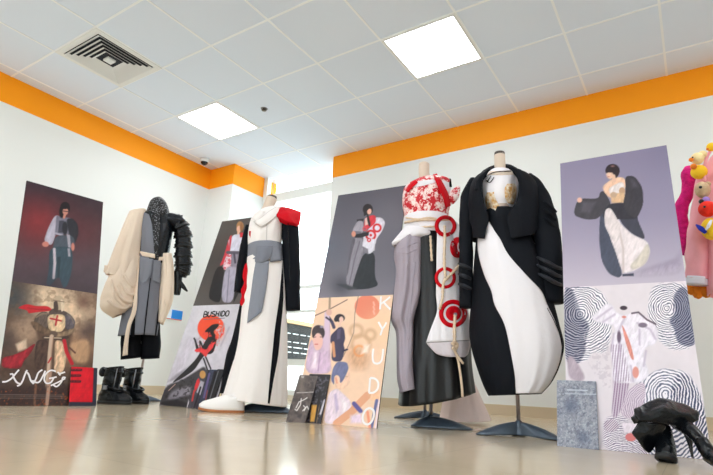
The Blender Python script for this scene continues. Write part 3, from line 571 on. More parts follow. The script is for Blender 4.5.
def dark_card(k):
    k.fill((92, 82, 80)); k.mottle(.5, 3, 5); k.at(285, 365, 6.78); k.blotch((62, 56, 58), 4, .5, .7, 8); k.poly((116, 104, 98), [(90, 60), (150, 60), (130, 200), (80, 200)], 4, .5)
    k.line((206, 198, 196), [(112, 76), (128, 76)], 5); k.line((206, 198, 196), [(112, 86), (126, 86)], 4)
    for q in ([(80, 188), (150, 186), (215, 182)],): k.line((196, 188, 186), q, 6, a=.8)
    for q in ([(75, 290), (95, 250), (130, 235), (150, 222)], [(110, 228), (105, 270), (80, 310), (68, 300)], [(125, 275), (140, 290), (130, 310)], [(120, 310), (150, 280), (160, 300), (185, 290), (200, 305)]): k.line((226, 220, 218), q, 6)
def warm_card(k):
    k.fill((44, 40, 44)); k.at(285, 365, 6.78); k.blotch((96, 92, 104), 2, .55, .9, 3); k.poly((206, 150, 66), [(180, 270), (232, 270), (215, 385), (170, 385)], 1.2); k.line((200, 194, 204), [(268, 240), (240, 330)], 14, a=.8); k.line((34, 30, 32), [(238, 180), (205, 390)], 14)
card(b3, 'info_card', 'dark picture card with orange corner behind script-lettered card on KYUDO board', 'info card', 0.050, 0.128, 0.25, 0.020, warm_card)
card(b3, 'info_card', 'grey-brown card with white script at lower left of KYUDO board', 'info card', -0.012, 0.118, 0.252, 0.050, dark_card)
def grey_card(k):
    k.fill((146, 148, 160)); k.mottle(.3, 2.2, 7); k.blotch((98, 102, 120), 2.6, .52, .6, 12); k.blotch((186, 192, 202), 1.8, .55, .6, 19); k.blotch((86, 92, 112), 1.1, .62, .6, 25); k.at(533, 355, 3.956)
    k.line((196, 204, 216), [(135, 138), (215, 140)], 5, a=.8); k.line((190, 198, 212), [(128, 152), (250, 156)], 5, a=.6); k.glow((82, 90, 114), 150, 200, 30, .7); k.glow((82, 90, 114), 200, 330, 26, .6)
card(b4, 'info_card', 'blue-grey mottled card at lower left of fingerprint board', 'info card', -0.034, 0.150, 0.262, 0.024, grey_card, 90, 130)
def art_card(k):
    k.fill((66, 62, 72)); k.at(150, 340, 5.93); k.mottle(.5, 2, 3); k.ell((190, 140, 80), 312, 205, 18, 24); k.poly((206, 50, 56), [(262, 250), (290, 225), (300, 260), (265, 310)]); k.poly((170, 164, 176), [(300, 240), (322, 250), (300, 330), (275, 310)], 1); k.line((186, 60, 60), [(262, 300), (250, 360)], 10); k.line((40, 36, 44), [(300, 280), (262, 400)], 10); k.line((190, 80, 80), [(318, 300), (285, 390)], 6)
def blue_card(k):
    k.fill((54, 58, 78)); k.at(150, 340, 5.93); k.mottle(.4, 2, 9); k.line((96, 84, 130), [(352, 200), (320, 340)], 12); k.line((26, 26, 34), [(385, 190), (335, 380)], 14); k.line((150, 60, 66), [(340, 300), (325, 380)], 5)
def black_card(k): k.fill((30, 30, 34)); k.mottle(.6, 2, 15); k.at(150, 340, 5.93); k.line((96, 96, 104), [(405, 185), (345, 380)], 7)
card(b2, 'info_card', 'small card picturing a red-robed fair-haired figure, against BUSHIDO board', 'info card', 0.285, 0.078, 0.26, 0.022, art_card, group='little cards leaning on the BUSHIDO board')
card(b2, 'info_card', 'narrow slate-blue card, between figure card and black card on BUSHIDO board', 'info card', 0.366, 0.066, 0.262, 0.020, blue_card, group='little cards leaning on the BUSHIDO board')
card(b2, 'info_card', 'narrow black card nearest the white robe on BUSHIDO board', 'info card', 0.436, 0.055, 0.266, 0.020, black_card, group='little cards leaning on the BUSHIDO board')
# ------------------------------------------------------------------ dress forms and garments
class Form:
    """local frame of a dress form: x across, y away from the viewer's side, z up; origin on the floor under the pole"""
    def __init__(s, name, label, cat, X, Y):
        s.O = np.array([X, Y, 0.0]); d = s.O - CAM; d[2] = 0; s.d = d / np.linalg.norm(d); s.e = np.array([s.d[1], -s.d[0], 0])
        s.t = thing(name, label, cat, (X, Y, 0), math.atan2(s.e[1], s.e[0]))
        s.mpp = float((s.O - CAM) @ fw) / FPX
    def L(s, px, py, dep=0.0):
        v = ray(px, py); t = (dep - (CAM - s.O) @ s.d) / (v @ s.d); P = CAM + v * t - s.O
        return np.array([P @ s.e, dep, P[2]])
    def path(s, pts): return [s.L(p[0], p[1], p[2]) for p in pts]
    def tube(s, name, pts, m, seg=16, squash=1.0, wob=0.0, seed=0, per=5, parent=None, caps=True):
        """pts: (px, py, depth, radius in px)"""
        A = resample(pts, per); P = [s.L(a[0], a[1], a[2]) for a in A]
        return obj(name, *tube(P, np.maximum(A[:, 3], .2) * s.mpp, seg, squash, caps, wob, seed), m, parent or s.t)

class Cloth:
    """a garment shell lofted through rows (xl, yl, xr, yr, front depth[, back depth]) with folds that grow downwards"""
    def __init__(s, f, rows, fold=0.0, k=9, ph=0.0, top=0.0, per=6, cy=0.0, dip=0.0, wr=.1, wx=2.6, wy=2.2):
        R = np.array([list(r) + ([r[4] * .85] if len(r) == 5 else []) for r in rows], float); A = resample(R, per)
        s.f, s.cy, s.fold, s.k, s.ph, s.top, s.dip = f, cy, fold, k, ph, top, dip; s.wr, s.wx, s.wy = wr, wx, wy
        l = np.array([f.L(a[0], a[1], cy) for a in A]); r = np.array([f.L(a[2], a[3], cy) for a in A])
        s.xl, s.zl, s.xr, s.zr = l[:, 0], l[:, 2], r[:, 0], r[:, 2]; s.df, s.db = np.maximum(A[:, 4], .004), np.maximum(A[:, 5], .004)
        s.n = len(A); s.g = np.linspace(0, 1, s.n); s.zc = (s.zl + s.zr) / 2
    def F(s, t, g):
        a = s.fold * (s.top + (1 - s.top) * g)
        u = 8 + s.ph * 5 - np.cos(t) * s.wx + 0 * g; v = 5 + s.ph * 3 + g * s.wy + .25 * np.sin(u * 1.3) + 0 * t
        n = vnoise(np.atleast_1d(u), np.atleast_1d(v), 41) * .6 + vnoise(np.atleast_1d(u * 2.3), np.atleast_1d(v * 1.7), 42) * .4; n = 1 - np.abs(2 * n - 1) - .55
        n = n if np.ndim(t) or np.ndim(g) else n[0]
        return a * (np.sin(s.k * t + s.ph + 1.5 * g) * .6 + np.sin(s.k * 1.7 * t - s.ph * 2 + g * 2.3) * .4) + s.wr * n * (.45 + .55 * g)
    def mesh(s, name, m, seg=72, t0=0.0, t1=2 * math.pi, solid=0.005, parent=None, cap=False):
        V = []; F = []; full = abs(t1 - t0 - 2 * math.pi) < 1e-6; nt = seg if full else seg + 1
        T = np.linspace(t0, t1, seg + 1)[:nt]
        for i in range(s.n):
            sc = 1 + s.F(T, s.g[i]); c = (s.xl[i] + s.xr[i]) / 2; a = (s.xr[i] - s.xl[i]) / 2
            x = c - a * np.cos(T) * (1 + (sc - 1) * .35); q = (1 - np.cos(T)) / 2; z = s.zl[i] + (s.zr[i] - s.zl[i]) * q - s.dip * s.g[i] * np.sin(T).clip(0) 
            y = s.cy - np.where(np.sin(T) > 0, s.df[i], s.db[i]) * np.sin(T) * sc
            V += list(zip(x, y, z))
        for i in range(s.n - 1):
            for k in range(seg):
                a, b = i * nt + k, i * nt + (k + 1) % nt
                F.append((a, b, b + nt, a + nt))
        if cap: F.append(tuple(range(nt - 1, -1, -1)))
        return obj(name, V, F, m, parent or s.f.t, solid=solid)
    def surf(s, x, z):
        zz = s.zc[::-1]; g = np.interp(z, zz, s.g[::-1]); xl = np.interp(g, s.g, s.xl); xr = np.interp(g, s.g, s.xr); d = np.interp(g, s.g, s.df)
        u = np.clip(-(x - (xl + xr) / 2) / ((xr - xl) / 2), -.985, .985); t = np.arccos(u)
        return s.cy - d * np.sin(t) * (1 + s.F(t, g))
    def hits(s, px, py, off):
        px = np.asarray(px, float); py = np.asarray(py, float); f = s.f; D0 = (CAM - f.O) @ f.d
        v = rt[None] * ((px - W / 2) / FPX)[:, None] - up[None] * ((py - H / 2) / FPX)[:, None] + fw[None]; vd = v @ f.d; dep = np.full(len(px), s.cy - .08)
        for _ in range(6):
            P = CAM + v * ((dep - D0) / vd)[:, None] - f.O; x, z = P @ f.e, P[:, 2]
            if _ < 5: dep = s.surf(x, z) - off
        return np.stack([x, dep, z], -1)
    def hit(s, px, py, off): return s.hits([px], [py], off)[0]
    def panel(s, name, rows, m, off=0.006, nu=14, per=4, parent=None, solid=0.004, bulge=0.0):
        """cloth piece lying on this garment: rows of (left x, y, right x, y)"""
        A = resample(rows, per); V = []; F = []
        q = np.linspace(0, 1, nu + 1)[None]; X = A[:, :1] + (A[:, 2:3] - A[:, :1]) * q; Y = A[:, 1:2] + (A[:, 3:4] - A[:, 1:2]) * q
        V = s.hits(X.ravel(), Y.ravel(), (off + bulge * np.sin(math.pi * q) + 0 * X).ravel())
        for j in range(len(A) - 1):
            for i in range(nu):
                b = j * (nu + 1) + i; F.append((b, b + 1, b + nu + 2, b + nu + 1))
        return obj(name, V, F, m, parent or s.f.t, solid=solid)
    def ring(s, name, cx, cy, ra, rb, m, off=0.02, a0=0, a1=360, n=36, sx=1.0, parent=None):
        V = []; F = []; full = a1 - a0 >= 360; k = n if full else n + 1
        for r in ((rb, ra) if ra > 0 else (rb, rb * .5, 0.05)):
            for i in range(k):
                t = math.radians(a0 + (a1 - a0) * i / n); V.append(s.hit(cx + r * sx * math.cos(t), cy + r * math.sin(t), off))
        for j in range(1 if ra > 0 else 2):
            for i in range(n): F.append((j * k + i, j * k + (i + 1) % k, (j + 1) * k + (i + 1) % k, (j + 1) * k + i))
        return obj(name, V, F, m, parent or s.f.t, solid=0.003)
    def cord(s, name, pts, rpx, m, off=0.03, per=8, twist=True, parent=None):
        A = resample(pts, per) if len(pts) > 2 else resample(pts, 16); P = s.hits(A[:, 0], A[:, 1], off); n = len(P)
        r = rpx * s.f.mpp * (1 + (.22 * np.sin(np.arange(n) * 2.2) if twist else 0 * np.arange(n)))
        return obj(name, *tube(P, r, 8), m, parent or s.f.t)

def stand(f, arms, R, hgt, top, m=None, pole_lean=(0, 0), web=.2):
    """three-armed low metal foot and the pole"""
    m = m or basem; n = 72; K = 10; V = []; F = []
    for j in range(K + 1):
        q = j / K
        for i in range(n):
            t = 2 * math.pi * i / n; r = max((web + (l - web) * max(0, math.cos(t - math.radians(a))) ** (7 if web > .25 else 14)) for a, l in arms)
            rr = R * r * q; z = hgt * (1 - q ** 1.7) + 0.006
            V.append((rr * math.cos(t), rr * math.sin(t), z))
    for j in range(K):
        for i in range(n): F.append((j * n + i, (j + 1) * n + i, (j + 1) * n + (i + 1) % n, j * n + (i + 1) % n))
    o = obj('base', V, F, m, f.t, solid=0.008); o.modifiers['solid'].offset = -1
    obj('pole', *tube([(0, 0, 0.004), (pole_lean[0] * .5, pole_lean[1] * .5, top * .5), (pole_lean[0], pole_lean[1], top)], 0.0095, 12), polem, f.t)
    obj('pole_collar', *tube([(0, 0, 0.004), (0, 0, hgt + .006), (0, 0, hgt + .012)], [.02, .016, .0096], 14), m, f.t)

def facets(f, name, pts, faces, m, thick, crease=.5, crumple=.012, levels=3, parent=None):
    """folded stiff piece: corner points (px, py, depth), rounded a little and crumpled"""
    o = obj(name, [f.L(*q) for q in pts], faces, m, parent or f.t, solid=thick); o.modifiers['solid'].offset = -1
    a = o.data.attributes.new('crease_edge', 'FLOAT', 'EDGE'); a.data.foreach_set('value', [crease] * len(o.data.edges))
    e = o.modifiers.new('round', 'SUBSURF'); e.levels = e.render_levels = levels
    if crumple:
        e = o.modifiers.new('crumple', 'DISPLACE'); t = bpy.data.textures.new('crumple', 'CLOUDS'); t.noise_scale = .06; e.texture = t; e.strength = crumple; e.mid_level = .5
    return o
basem = mat('slate painted metal', (78, 90, 104), 0.35, 0.3); polem = mat('brushed steel pole', (172, 160, 158), 0.28, 0.9)
skin = mat('dress form linen', (222, 203, 186), 0.75, bump=(400, .15))
capm = mat('dark pins', (70, 58, 52), 0.5)
fab = lambda n, c, **k: mat(n, c, k.pop('rough', .8), spec=.15, bump=k.pop('bump', (22, .35)), **k)
beige = fab('beige cotton', (238, 219, 200)); greyw = fab('grey wool', (126, 128, 139)); blackc = fab('black cotton', (15, 17, 23))
blackd = fab('black drill', (17, 20, 27), rough=.75); ivory = fab('ivory linen', (243, 237, 235)); white = fab('white cotton', (236, 232, 238)); red = fab('red satin', (202, 6, 26), rough=.6)
leather = mat('black leather', (9, 13, 18), 0.26, spec=.3, bump=(35, .5)); leather2 = mat('worn black leather', (15, 20, 27), .26, spec=.32, bump=(55, .35))
satin = mat('black satin', (17, 17, 20), .38, spec=.4, bump=(14, .25)); lilac = fab('lilac grey voile', (168, 158, 170)); sash = fab('slate grey sash', (136, 139, 150)); ropem = mat('cream cotton rope', (230, 205, 178), .8, bump=(160, .6))

def chain_material(name, a, b, scale, a2=None):
    m = bpy.data.materials.new(name); m.use_nodes = True; N = m.node_tree.nodes; L = m.node_tree.links; p = N['Principled BSDF']
    tc = N.new('ShaderNodeTexCoord'); v = N.new('ShaderNodeTexVoronoi'); v.inputs['Scale'].default_value = scale; L.new(tc.outputs['Object'], v.inputs['Vector'])
    r = N.new('ShaderNodeValToRGB'); e = r.color_ramp.elements; e[0].position = .16; e[1].position = .42; e[0].color = tuple(lin(a)) + (1,); e[1].color = tuple(lin(b)) + (1,)
    L.new(v.outputs['Distance'], r.inputs['Fac']); L.new(r.outputs['Color'], p.inputs['Base Color']); p.inputs['Roughness'].default_value = .55
    bp = N.new('ShaderNodeBump'); bp.inputs['Strength'].default_value = .6; bp.inputs['Distance'].default_value = .008; L.new(v.outputs['Distance'], bp.inputs['Height']); L.new(bp.outputs['Normal'], p.inputs['Normal'])
    return m
def floral_material(name, ground, petal, mid, scale, thr):
    m = bpy.data.materials.new(name); m.use_nodes = True; N = m.node_tree.nodes; L = m.node_tree.links; p = N['Principled BSDF']; p.inputs['Roughness'].default_value = .6
    tc = N.new('ShaderNodeTexCoord'); ns = N.new('ShaderNodeTexNoise'); ns.inputs['Scale'].default_value = scale * 2.5; L.new(tc.outputs['Object'], ns.inputs['Vector'])
    ad = N.new('ShaderNodeMix'); ad.data_type = 'VECTOR'; ad.inputs[0].default_value = .06; L.new(tc.outputs['Object'], ad.inputs[4]); L.new(ns.outputs['Color'], ad.inputs[5])
    v = N.new('ShaderNodeTexVoronoi'); v.inputs['Scale'].default_value = scale; L.new(ad.outputs[1], v.inputs['Vector'])
    r = N.new('ShaderNodeValToRGB'); e = r.color_ramp.elements; e[0].position = 0; e[0].color = tuple(lin(mid)) + (1,); e[1].position = thr + .03; e[1].color = tuple(lin(ground)) + (1,)
    for q, c in ((.1, mid), (.14, petal), (thr - .14, petal), (thr - .1, mid), (thr - .04, petal)):
        x = r.color_ramp.elements.new(q); x.color = tuple(lin(c)) + (1,)
    L.new(v.outputs['Distance'], r.inputs['Fac']); L.new(r.outputs['Color'], p.inputs['Base Color'])
    return m
chain = chain_material('chain knit', (150, 152, 160), (8, 10, 14), 80)
floral = floral_material('red floral cotton', (200, 12, 34), (246, 226, 222), (220, 80, 96), 26, .54)
gold = mat('gold embroidery', (206, 152, 76), .5, bump=(90, .8), var=(55, (240, 226, 206), .12))

# --- dress form 1: knight costume
k = Form('dressed_mannequin', 'mannequin in beige cape, grey tunic and puffed black leather sleeve', 'mannequin', 0.493, -2.081)
stand(k, ((-60, .9), (10, 1), (170, 1)), 0.19, 0.045, 0.75)
hose = [k.tube('trouser_leg', [(131, 318, 0, 8), (131, 338, 0, 9.5), (131.5, 358.5, 0, 10)], blackc, 18, .8, .05, 1), k.tube('trouser_leg', [(150, 318, 0, 9), (151, 338, 0, 9.5), (150.5, 358.8, 0, 9)], blackc, 18, .8, .05, 2)]
tun = Cloth(k, [(138, 255, 167, 255, .12), (134, 283, 163, 284, .13), (124, 309, 160.5, 311, .135), (118.5, 336, 157.5, 336, .14)], .05, 11, .4); tun.mesh('tunic_skirt', greyw)
tun.panel('side_vent', [(133.5, 296, 136, 297), (132, 312, 135.5, 312), (130.5, 337, 134.5, 337)], blackc)
tun.panel('centre_seam', [(150.2, 278, 151, 278), (147, 303, 148, 303), (143.5, 335, 144.6, 335)], blackc)
tun.panel('right_vent', [(160, 300, 163, 300), (157, 318, 160.5, 318), (155, 336, 158, 336)], blackc)
vest = Cloth(k, [(150, 211, 164, 211, .05), (142, 214, 171, 216, .09), (139.5, 226, 173, 227, .12), (139, 242, 171, 242, .13), (138.5, 258, 168, 257, .125), (138, 266, 167, 265, .12)], 0, 5); vest.mesh('leather_bodice', leather2)
vest.panel('grey_vest_front', [(142.5, 211.5, 149, 214.5), (139.8, 224, 152, 225), (139, 240, 153.4, 240), (138.6, 252.5, 154.5, 254)], greyw)
vest.panel('chain_front', [(151, 214, 160, 214), (152.5, 224, 160, 224), (153.6, 240, 158.8, 240), (154.4, 259, 158, 259)], chain)
vest.panel('belt', [(137.5, 250.6, 155, 254), (137.2, 255.2, 155, 258.2)], beige, .012); vest.panel('belt', [(159, 257, 170, 256), (158.6, 260.5, 169.6, 260)], beige, .012)
tun.panel('tunic_flap', [(139.8, 257, 153, 259), (139.6, 274, 151.5, 272), (140.2, 281, 149, 277.5), (143, 282.5, 146, 281.5)], mat('pale grey wool', (128, 131, 142), .8, bump=(30, .3)), .016)
tun.panel('tunic_flap', [(154, 260, 160.5, 260), (152.6, 274, 160, 274), (153, 280, 160, 283.5)], MATS['pale grey wool'], .016)
Cloth(k, [(156, 197.6, 160.5, 197.6, .02), (151, 200.5, 164.5, 201, .065), (147.8, 208, 167.5, 207, .085), (146.3, 215, 169, 214.5, .1), (149, 221, 166.5, 221, .1)], .05, 8, 1, top=.4).mesh('chain_hood', chain, cap=True)
cp = Cloth(k, [(129.8, 211.6, 145.6, 209.3, .045, .05), (126.5, 219, 145, 215, .06, .06), (120, 235, 142.5, 233, .075), (113, 253, 139.5, 254, .085), (106.5, 270, 138, 270, .09), (105.6, 274, 136, 284, .09)], .1, 7, .7, cy=-.03, top=.35, wr=.3, wx=2.2, wy=1.2); cp.mesh('cape', beige)
cw = Cloth(k, [(116, 262, 139, 258, .07), (109.5, 276, 138.5, 274, .095), (103.5, 290, 137.5, 288, .11), (101.2, 301, 137, 299, .115), (102.5, 310, 133, 308, .1), (113, 317.8, 127, 312, .05)], .04, 6, .3, cy=-.035, top=.6, wr=.28, wx=1.2, wy=5.5); cw.mesh('cape_cowl', beige)
k.tube('cape_cuff', [(108.5, 266, -.03, 4), (107, 272.6, -.03, 3.2)], beige, 14, .8, .06, 3)
for q in ([(121, 281), (125, 290), (131, 295), (136.5, 292)], [(116, 286), (121, 297), (129, 302), (136, 299)], [(108, 300), (117, 307), (126, 308), (132, 303)], [(124, 275), (128, 282), (133, 286), (137.5, 283)], [(111, 280), (115, 296), (124, 305), (131, 306)]):
    cw.cord('drape_fold', q, 1.6, beige, .004, twist=False)
tun.panel('front_strip', [(135, 256, 140, 256), (135, 284, 138, 284), (132.5, 309, 136.5, 310), (127.5, 324, 131, 325), (124.5, 340, 128.5, 340), (122.6, 356, 127.6, 355)], beige, .014, bulge=.006)
Cloth(k, [(160, 254.5, 171.5, 254, .05), (160.5, 272, 174, 274, .06), (159, 298, 172.5, 300, .06), (158, 322, 163, 325, .04)], .1, 7, cy=-.055, top=.4, wr=.3).mesh('side_drape', beige)
A = [(168, 216, -.01, 5), (174.5, 218.5, -.02, 6.5)]
sl_pts = [(172, 219, -.02), (178, 223.5, -.03), (182.5, 233, -.03), (183.5, 246, -.03), (183, 258, -.03), (183.4, 268, -.03), (181, 276.5, -.03)]
S = resample(sl_pts, 20); q_ = np.linspace(0, 1, len(S)); saw = (q_ * 7.5) % 1.0
rad = (8.2 + 2.6 * saw ** 1.5) * np.interp(q_, [0, .12, .3, .85, 1], [.75, .95, 1, .95, .6])
obj('puffed_sleeve', *tube([k.L(*q) for q in S], rad * k.mpp, 22, .9, True, .06, 2), leather, k.t)
obj('shoulder_plate', *tube([k.L(*q) for q in ((163, 219, -.07), (169, 218, -.06), (176, 220, -.05), (183, 226, -.05))], np.array([3, 6, 8, 6]) * k.mpp, 16, .8), leather2, k.t)
k.tube('glove', [(178, 271, -.03, 5), (178, 281, -.03, 4.2), (177.5, 290, -.04, 3.8), (177, 295, -.04, 3)], leather, 12); k.tube('glove_thumb', [(179, 281, -.04, 2.4), (183.5, 287, -.05, 2.2), (187.5, 291.5, -.05, .8)], leather, 8)
k.tube('neck', [(158, 216, 0, 5), (158, 203, 0, 5)], skin)

# --- dress form 2: white robe
b = Form('dressed_mannequin', 'mannequin in long white robe with grey sash and red shoulder by the window', 'mannequin', 1.765, -2.03)
stand(b, ((-15, 1), (80, 1), (195, 1)), 0.2, 0.062, 0.9, web=.36)
b.tube('neck', [(264.5, 217, 0, 7.5), (268, 208, 0, 6.2), (271.8, 198, 0, 6)], skin, 18); b.tube('neck_cap', [(271.7, 198.2, 0, 5.8), (272.1, 196.2, 0, 5.2)], capm, 18)
top = Cloth(b, [(261, 210.5, 279.5, 207.5, .06), (252.5, 217.5, 281.5, 214, .1), (249.3, 228, 282.5, 225, .125), (248.3, 240, 281.5, 238, .13), (248.8, 250, 281, 250, .12), (248, 262, 282.5, 262, .125)], .02, 6); top.mesh('robe_top', ivory)
und = Cloth(b, [(241, 300, 270, 300, .1), (236.5, 322, 270, 322, .11), (232.2, 340, 270, 340, .12), (227, 355, 270, 355, .13), (222, 383, 270, 383, .14), (220.6, 393, 268, 395, .14)], .02, 5, cy=.02); und.mesh('black_underskirt', blackc)
sk = Cloth(b, [(247.5, 258, 283, 258, .13), (245.5, 283, 285, 283, .15), (242, 305, 286, 305, .165), (237.6, 338, 286.6, 340, .18), (233, 358, 286.6, 360, .19), (226.3, 383, 286.6, 386, .2), (221.6, 397, 286.4, 406.8, .2)], .035, 12, .3, wr=.14, wx=2.6, wy=.9); sk.mesh('robe_skirt', ivory)
sk.panel('black_slit', [(282, 262, 284.6, 262), (280.8, 282, 284, 282), (278.5, 305, 282.8, 305), (275, 329, 280.5, 329), (272.3, 355, 278, 355), (269.8, 380, 273.4, 380), (267.8, 403.5, 269.6, 403.5)], blackc)
sk.panel('red_brush_mark', [(245, 264, 247, 263), (243.4, 270, 247.6, 270), (242.6, 277, 247, 276), (244, 283, 246.6, 283), (241, 290, 246.5, 288), (241.6, 296, 244, 296), (240, 302, 244.6, 301), (241, 306, 242.6, 305)], red, .01)
top.panel('red_brush_mark', [(249.4, 231, 251, 231), (248.9, 237, 250.6, 237), (248.8, 244, 250, 244)], red)
top.panel('collar', [(276.5, 206.5, 281, 205.8), (268, 211.5, 279, 213.5), (259, 217.5, 269, 222.5), (253, 221, 260, 226.5)], ivory, .012, bulge=.01); top.panel('collar', [(261.5, 209.5, 264.5, 212), (256, 214, 261.5, 217.5), (252.5, 218.5, 256, 221.5)], ivory, .016, bulge=.01)
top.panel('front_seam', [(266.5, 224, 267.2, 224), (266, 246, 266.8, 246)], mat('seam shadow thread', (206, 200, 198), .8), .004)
bl = Cloth(b, [(248.4, 245.6, 282.2, 245, .135), (248.2, 254, 282.4, 254, .138), (248, 262.6, 283, 262, .14)], .01, 5, top=1); bl.mesh('sash_belt', sash)
bl.panel('sash_knot', [(257, 246, 272.5, 246), (255.6, 254, 272, 253), (255, 261.5, 269, 259), (257, 262.5, 266, 261.5)], mat('slate grey knot', (122, 125, 137), .8, bump=(25, .4)), .014, bulge=.012); bl.panel('sash_tail', [(273, 246.5, 276, 246), (270, 253, 280, 252), (270, 262, 281, 261)], sash, .01)
sk.panel('sash_tail', [(256, 261, 269, 261), (253.5, 275, 268, 275), (251.5, 290, 266, 290), (249, 308, 262.6, 308), (247.3, 323, 261, 312.5)], sash, .014, bulge=.006)
b.tube('left_sleeve', [(249, 226, .03, 4), (246, 240, .03, 4.8), (243.2, 256, .03, 5), (240.5, 274, .03, 5), (238, 292, .02, 4.4)], blackd, 14, 1.2, .05, 4)
b.tube('right_sleeve', [(287, 216, -.02, 6), (290, 228, -.03, 9), (291, 250, -.03, 9.3), (291.8, 280, -.03, 9), (292.6, 310.5, -.03, 8.2)], blackd, 20, .9, .04, 5)
b.tube('sleeve_seam', [(288, 222, -.095, .5), (289, 250, -.098, .5), (290, 284, -.095, .5)], leather, 6)
facets(b, 'red_shoulder_cape', [(273.5, 214.5, -.10), (281.5, 206, -.02), (291, 208, .02), (301.6, 211.8, -.02), (300.8, 219, -.05), (299.4, 227.5, -.06), (294, 223, -.11), (286.5, 221.3, -.125), (288, 213.5, -.11)],
    [(0, 7, 8), (0, 8, 1), (1, 8, 2), (2, 8, 3), (3, 8, 4), (4, 8, 6, 5), (6, 8, 7)], red, .05, .6, 0)
for q in ([(276.5, 206.8), (268, 212), (260, 218.5), (253.5, 222)], [(281, 208), (277, 215), (268, 222.5), (260.5, 226.5), (254, 222)], [(261.5, 210), (256, 215.5), (252.5, 219)]): top.cord('collar_edge', q, .35, MATS['seam shadow thread'], .018, twist=False)
wt = thing('shoe', 'single white shoe with tan sole, beneath the white robe', 'shoe', (1.68, -2.32, 0), b.t.rotation_euler[2])
def shoe_mesh(Lh, heel, width, rows):
    V = []; F = []; n = 24
    for z, x0, x1, w in rows:
        for i in range(n):
            t = 2 * math.pi * i / n; c = math.cos(t); s_ = math.sin(t); x = (x0 + x1) / 2 + (x1 - x0) / 2 * c
            V.append((-x, w * s_ * (1 - .25 * max(0, c) ** 2 - .12 * max(0, -c)), z + .012 * max(0, c) ** 3))
    for j in range(len(rows) - 1):
        for i in range(n): F.append((j * n + i, j * n + (i + 1) % n, (j + 1) * n + (i + 1) % n, (j + 1) * n + i))
    F.append(tuple(range(n - 1, -1, -1))); F.append(tuple((len(rows) - 1) * n + i for i in range(n)))
    return V, F
obj('upper', *shoe_mesh(0, 0, 0, [(.008, -.135, .135, .047), (.03, -.135, .137, .05), (.048, -.135, .115, .048), (.062, -.132, .07, .044), (.075, -.13, .03, .04), (.088, -.128, -.01, .036), (.09, -.12, -.03, .03)]), mat('white leather', (240, 236, 234), .45), wt)
obj('sole', *shoe_mesh(0, 0, 0, [(0, -.137, .137, .05), (.01, -.139, .14, .052), (.014, -.137, .138, .05)]), mat('tan sole', (176, 112, 66), .6), wt)

# --- hidden pale dress between dress forms 3 and 2
h = Form('dress_stand', 'dark-footed stand with pale trailing skirt behind the red floral dress', 'dress stand', 2.62, -1.45)
stand(h, ((-20, 1), (60, 1), (190, 1)), 0.2, 0.045, 0.7)
pale = fab('pale blush voile', (226, 208, 204))
obj('skirt_band', *tube([(0.02, 0, .70), (0.02, 0, .62)], [.11, .12], 20, .7), pale, h.t)
trn = Cloth(h, [(455, 340, 468, 340, .05), (449, 372, 471, 372, .08), (444, 398, 481, 398, .11), (441, 414, 488, 414, .13), (440, 420.5, 490.5, 420.5, .14)], .05, 9, top=.3, cy=-.16); trn.mesh('trailing_skirt', pale)

# --- dress form 3: archery dress
y = Form('dressed_mannequin', 'mannequin in red floral top, lilac drape and white panel of red targets', 'mannequin', 2.935, -2.035)
stand(y, ((-10, 1), (75, .9), (190, .5)), 0.215, 0.05, 0.95, web=.36)
y.tube('neck', [(425, 186, 0, 9), (424.6, 178, 0, 6.6), (424, 172, 0, 6.1), (424, 164, 0, 5.9)], skin, 18); y.tube('neck_cap', [(424, 164.5, 0, 5.6), (424, 163, 0, 4.5)], skin, 18)
bs = Cloth(y, [(416, 181.5, 436, 178.5, .06), (406, 187.5, 449, 180, .095), (403.5, 194, 450, 188, .12), (403, 205, 449.5, 203, .13), (404.5, 215, 448, 214, .125), (404.5, 224, 448, 223, .12)], 0, 5); bs.mesh('floral_bodice', floral)
bs.panel('white_yoke', [(418, 181.5, 433, 179.5), (411, 185.5, 436, 182), (406, 189, 424, 185.5)], white, .004); bs.panel('white_shoulder', [(437, 177.8, 449, 178.6), (440, 184, 450, 188), (444.5, 193, 451, 193)], white, .006); bs.panel('black_tab', [(449, 178.5, 451, 179), (449.5, 187, 452, 187)], blackc, .012)
bs.panel('red_strap', [(415.5, 179.5, 418, 182.5), (410, 184.5, 412.5, 187.5), (405.2, 190.5, 408, 192.5)], red, .012, bulge=.004); bs.panel('red_strap', [(433, 174.5, 436.5, 173.5), (437, 185, 442.5, 182.5), (443, 198, 448.5, 195), (446, 208, 450.5, 206)], red, .014, bulge=.006)
y.tube('floral_shoulder_flap', [(446, 203, -.03, 3), (451, 199, -.04, 6), (455, 193, -.04, 5.5), (458.5, 186.5, -.03, 2)], floral, 14, .5, .1, 3)
ysk = Cloth(y, [(404, 233, 449, 233, .135), (404, 262, 458, 262, .16), (404, 298, 464, 298, .175), (403.5, 338, 469, 338, .19), (402, 370, 471, 367, .2), (399.5, 404.5, 474.5, 391, .205)], .05, 13, .2, dip=.02, wr=.16, wx=4, wy=1.1); ysk.mesh('black_skirt', satin)
dr = Cloth(y, [(404, 234, 426, 234, .1), (397, 244, 425, 244, .13), (395, 257, 425, 256, .15), (396.5, 273, 424.8, 272, .16), (393.6, 296, 424.8, 296, .165), (391.8, 320, 417.6, 322, .165), (396.6, 334, 417, 335, .15), (397.2, 365, 416.6, 364, .16), (398, 380, 418, 379, .17), (401, 393, 419, 387.5, .17)], .06, 9, .9, cy=-.035, top=.6, wr=.34, wx=1.7, wy=1.3); dr.mesh('lilac_drape', lilac)
for q in ([(396.5, 248), (405, 247), (415, 243), (423, 241)], [(397, 252), (407, 253), (417, 249)], [(408, 262), (402, 285), (399, 312)], [(423, 265), (419.5, 285), (419, 297)], [(415, 262), (411, 300), (408, 340)]): dr.cord('drape_fold', q, .7, lilac, .002, twist=False)
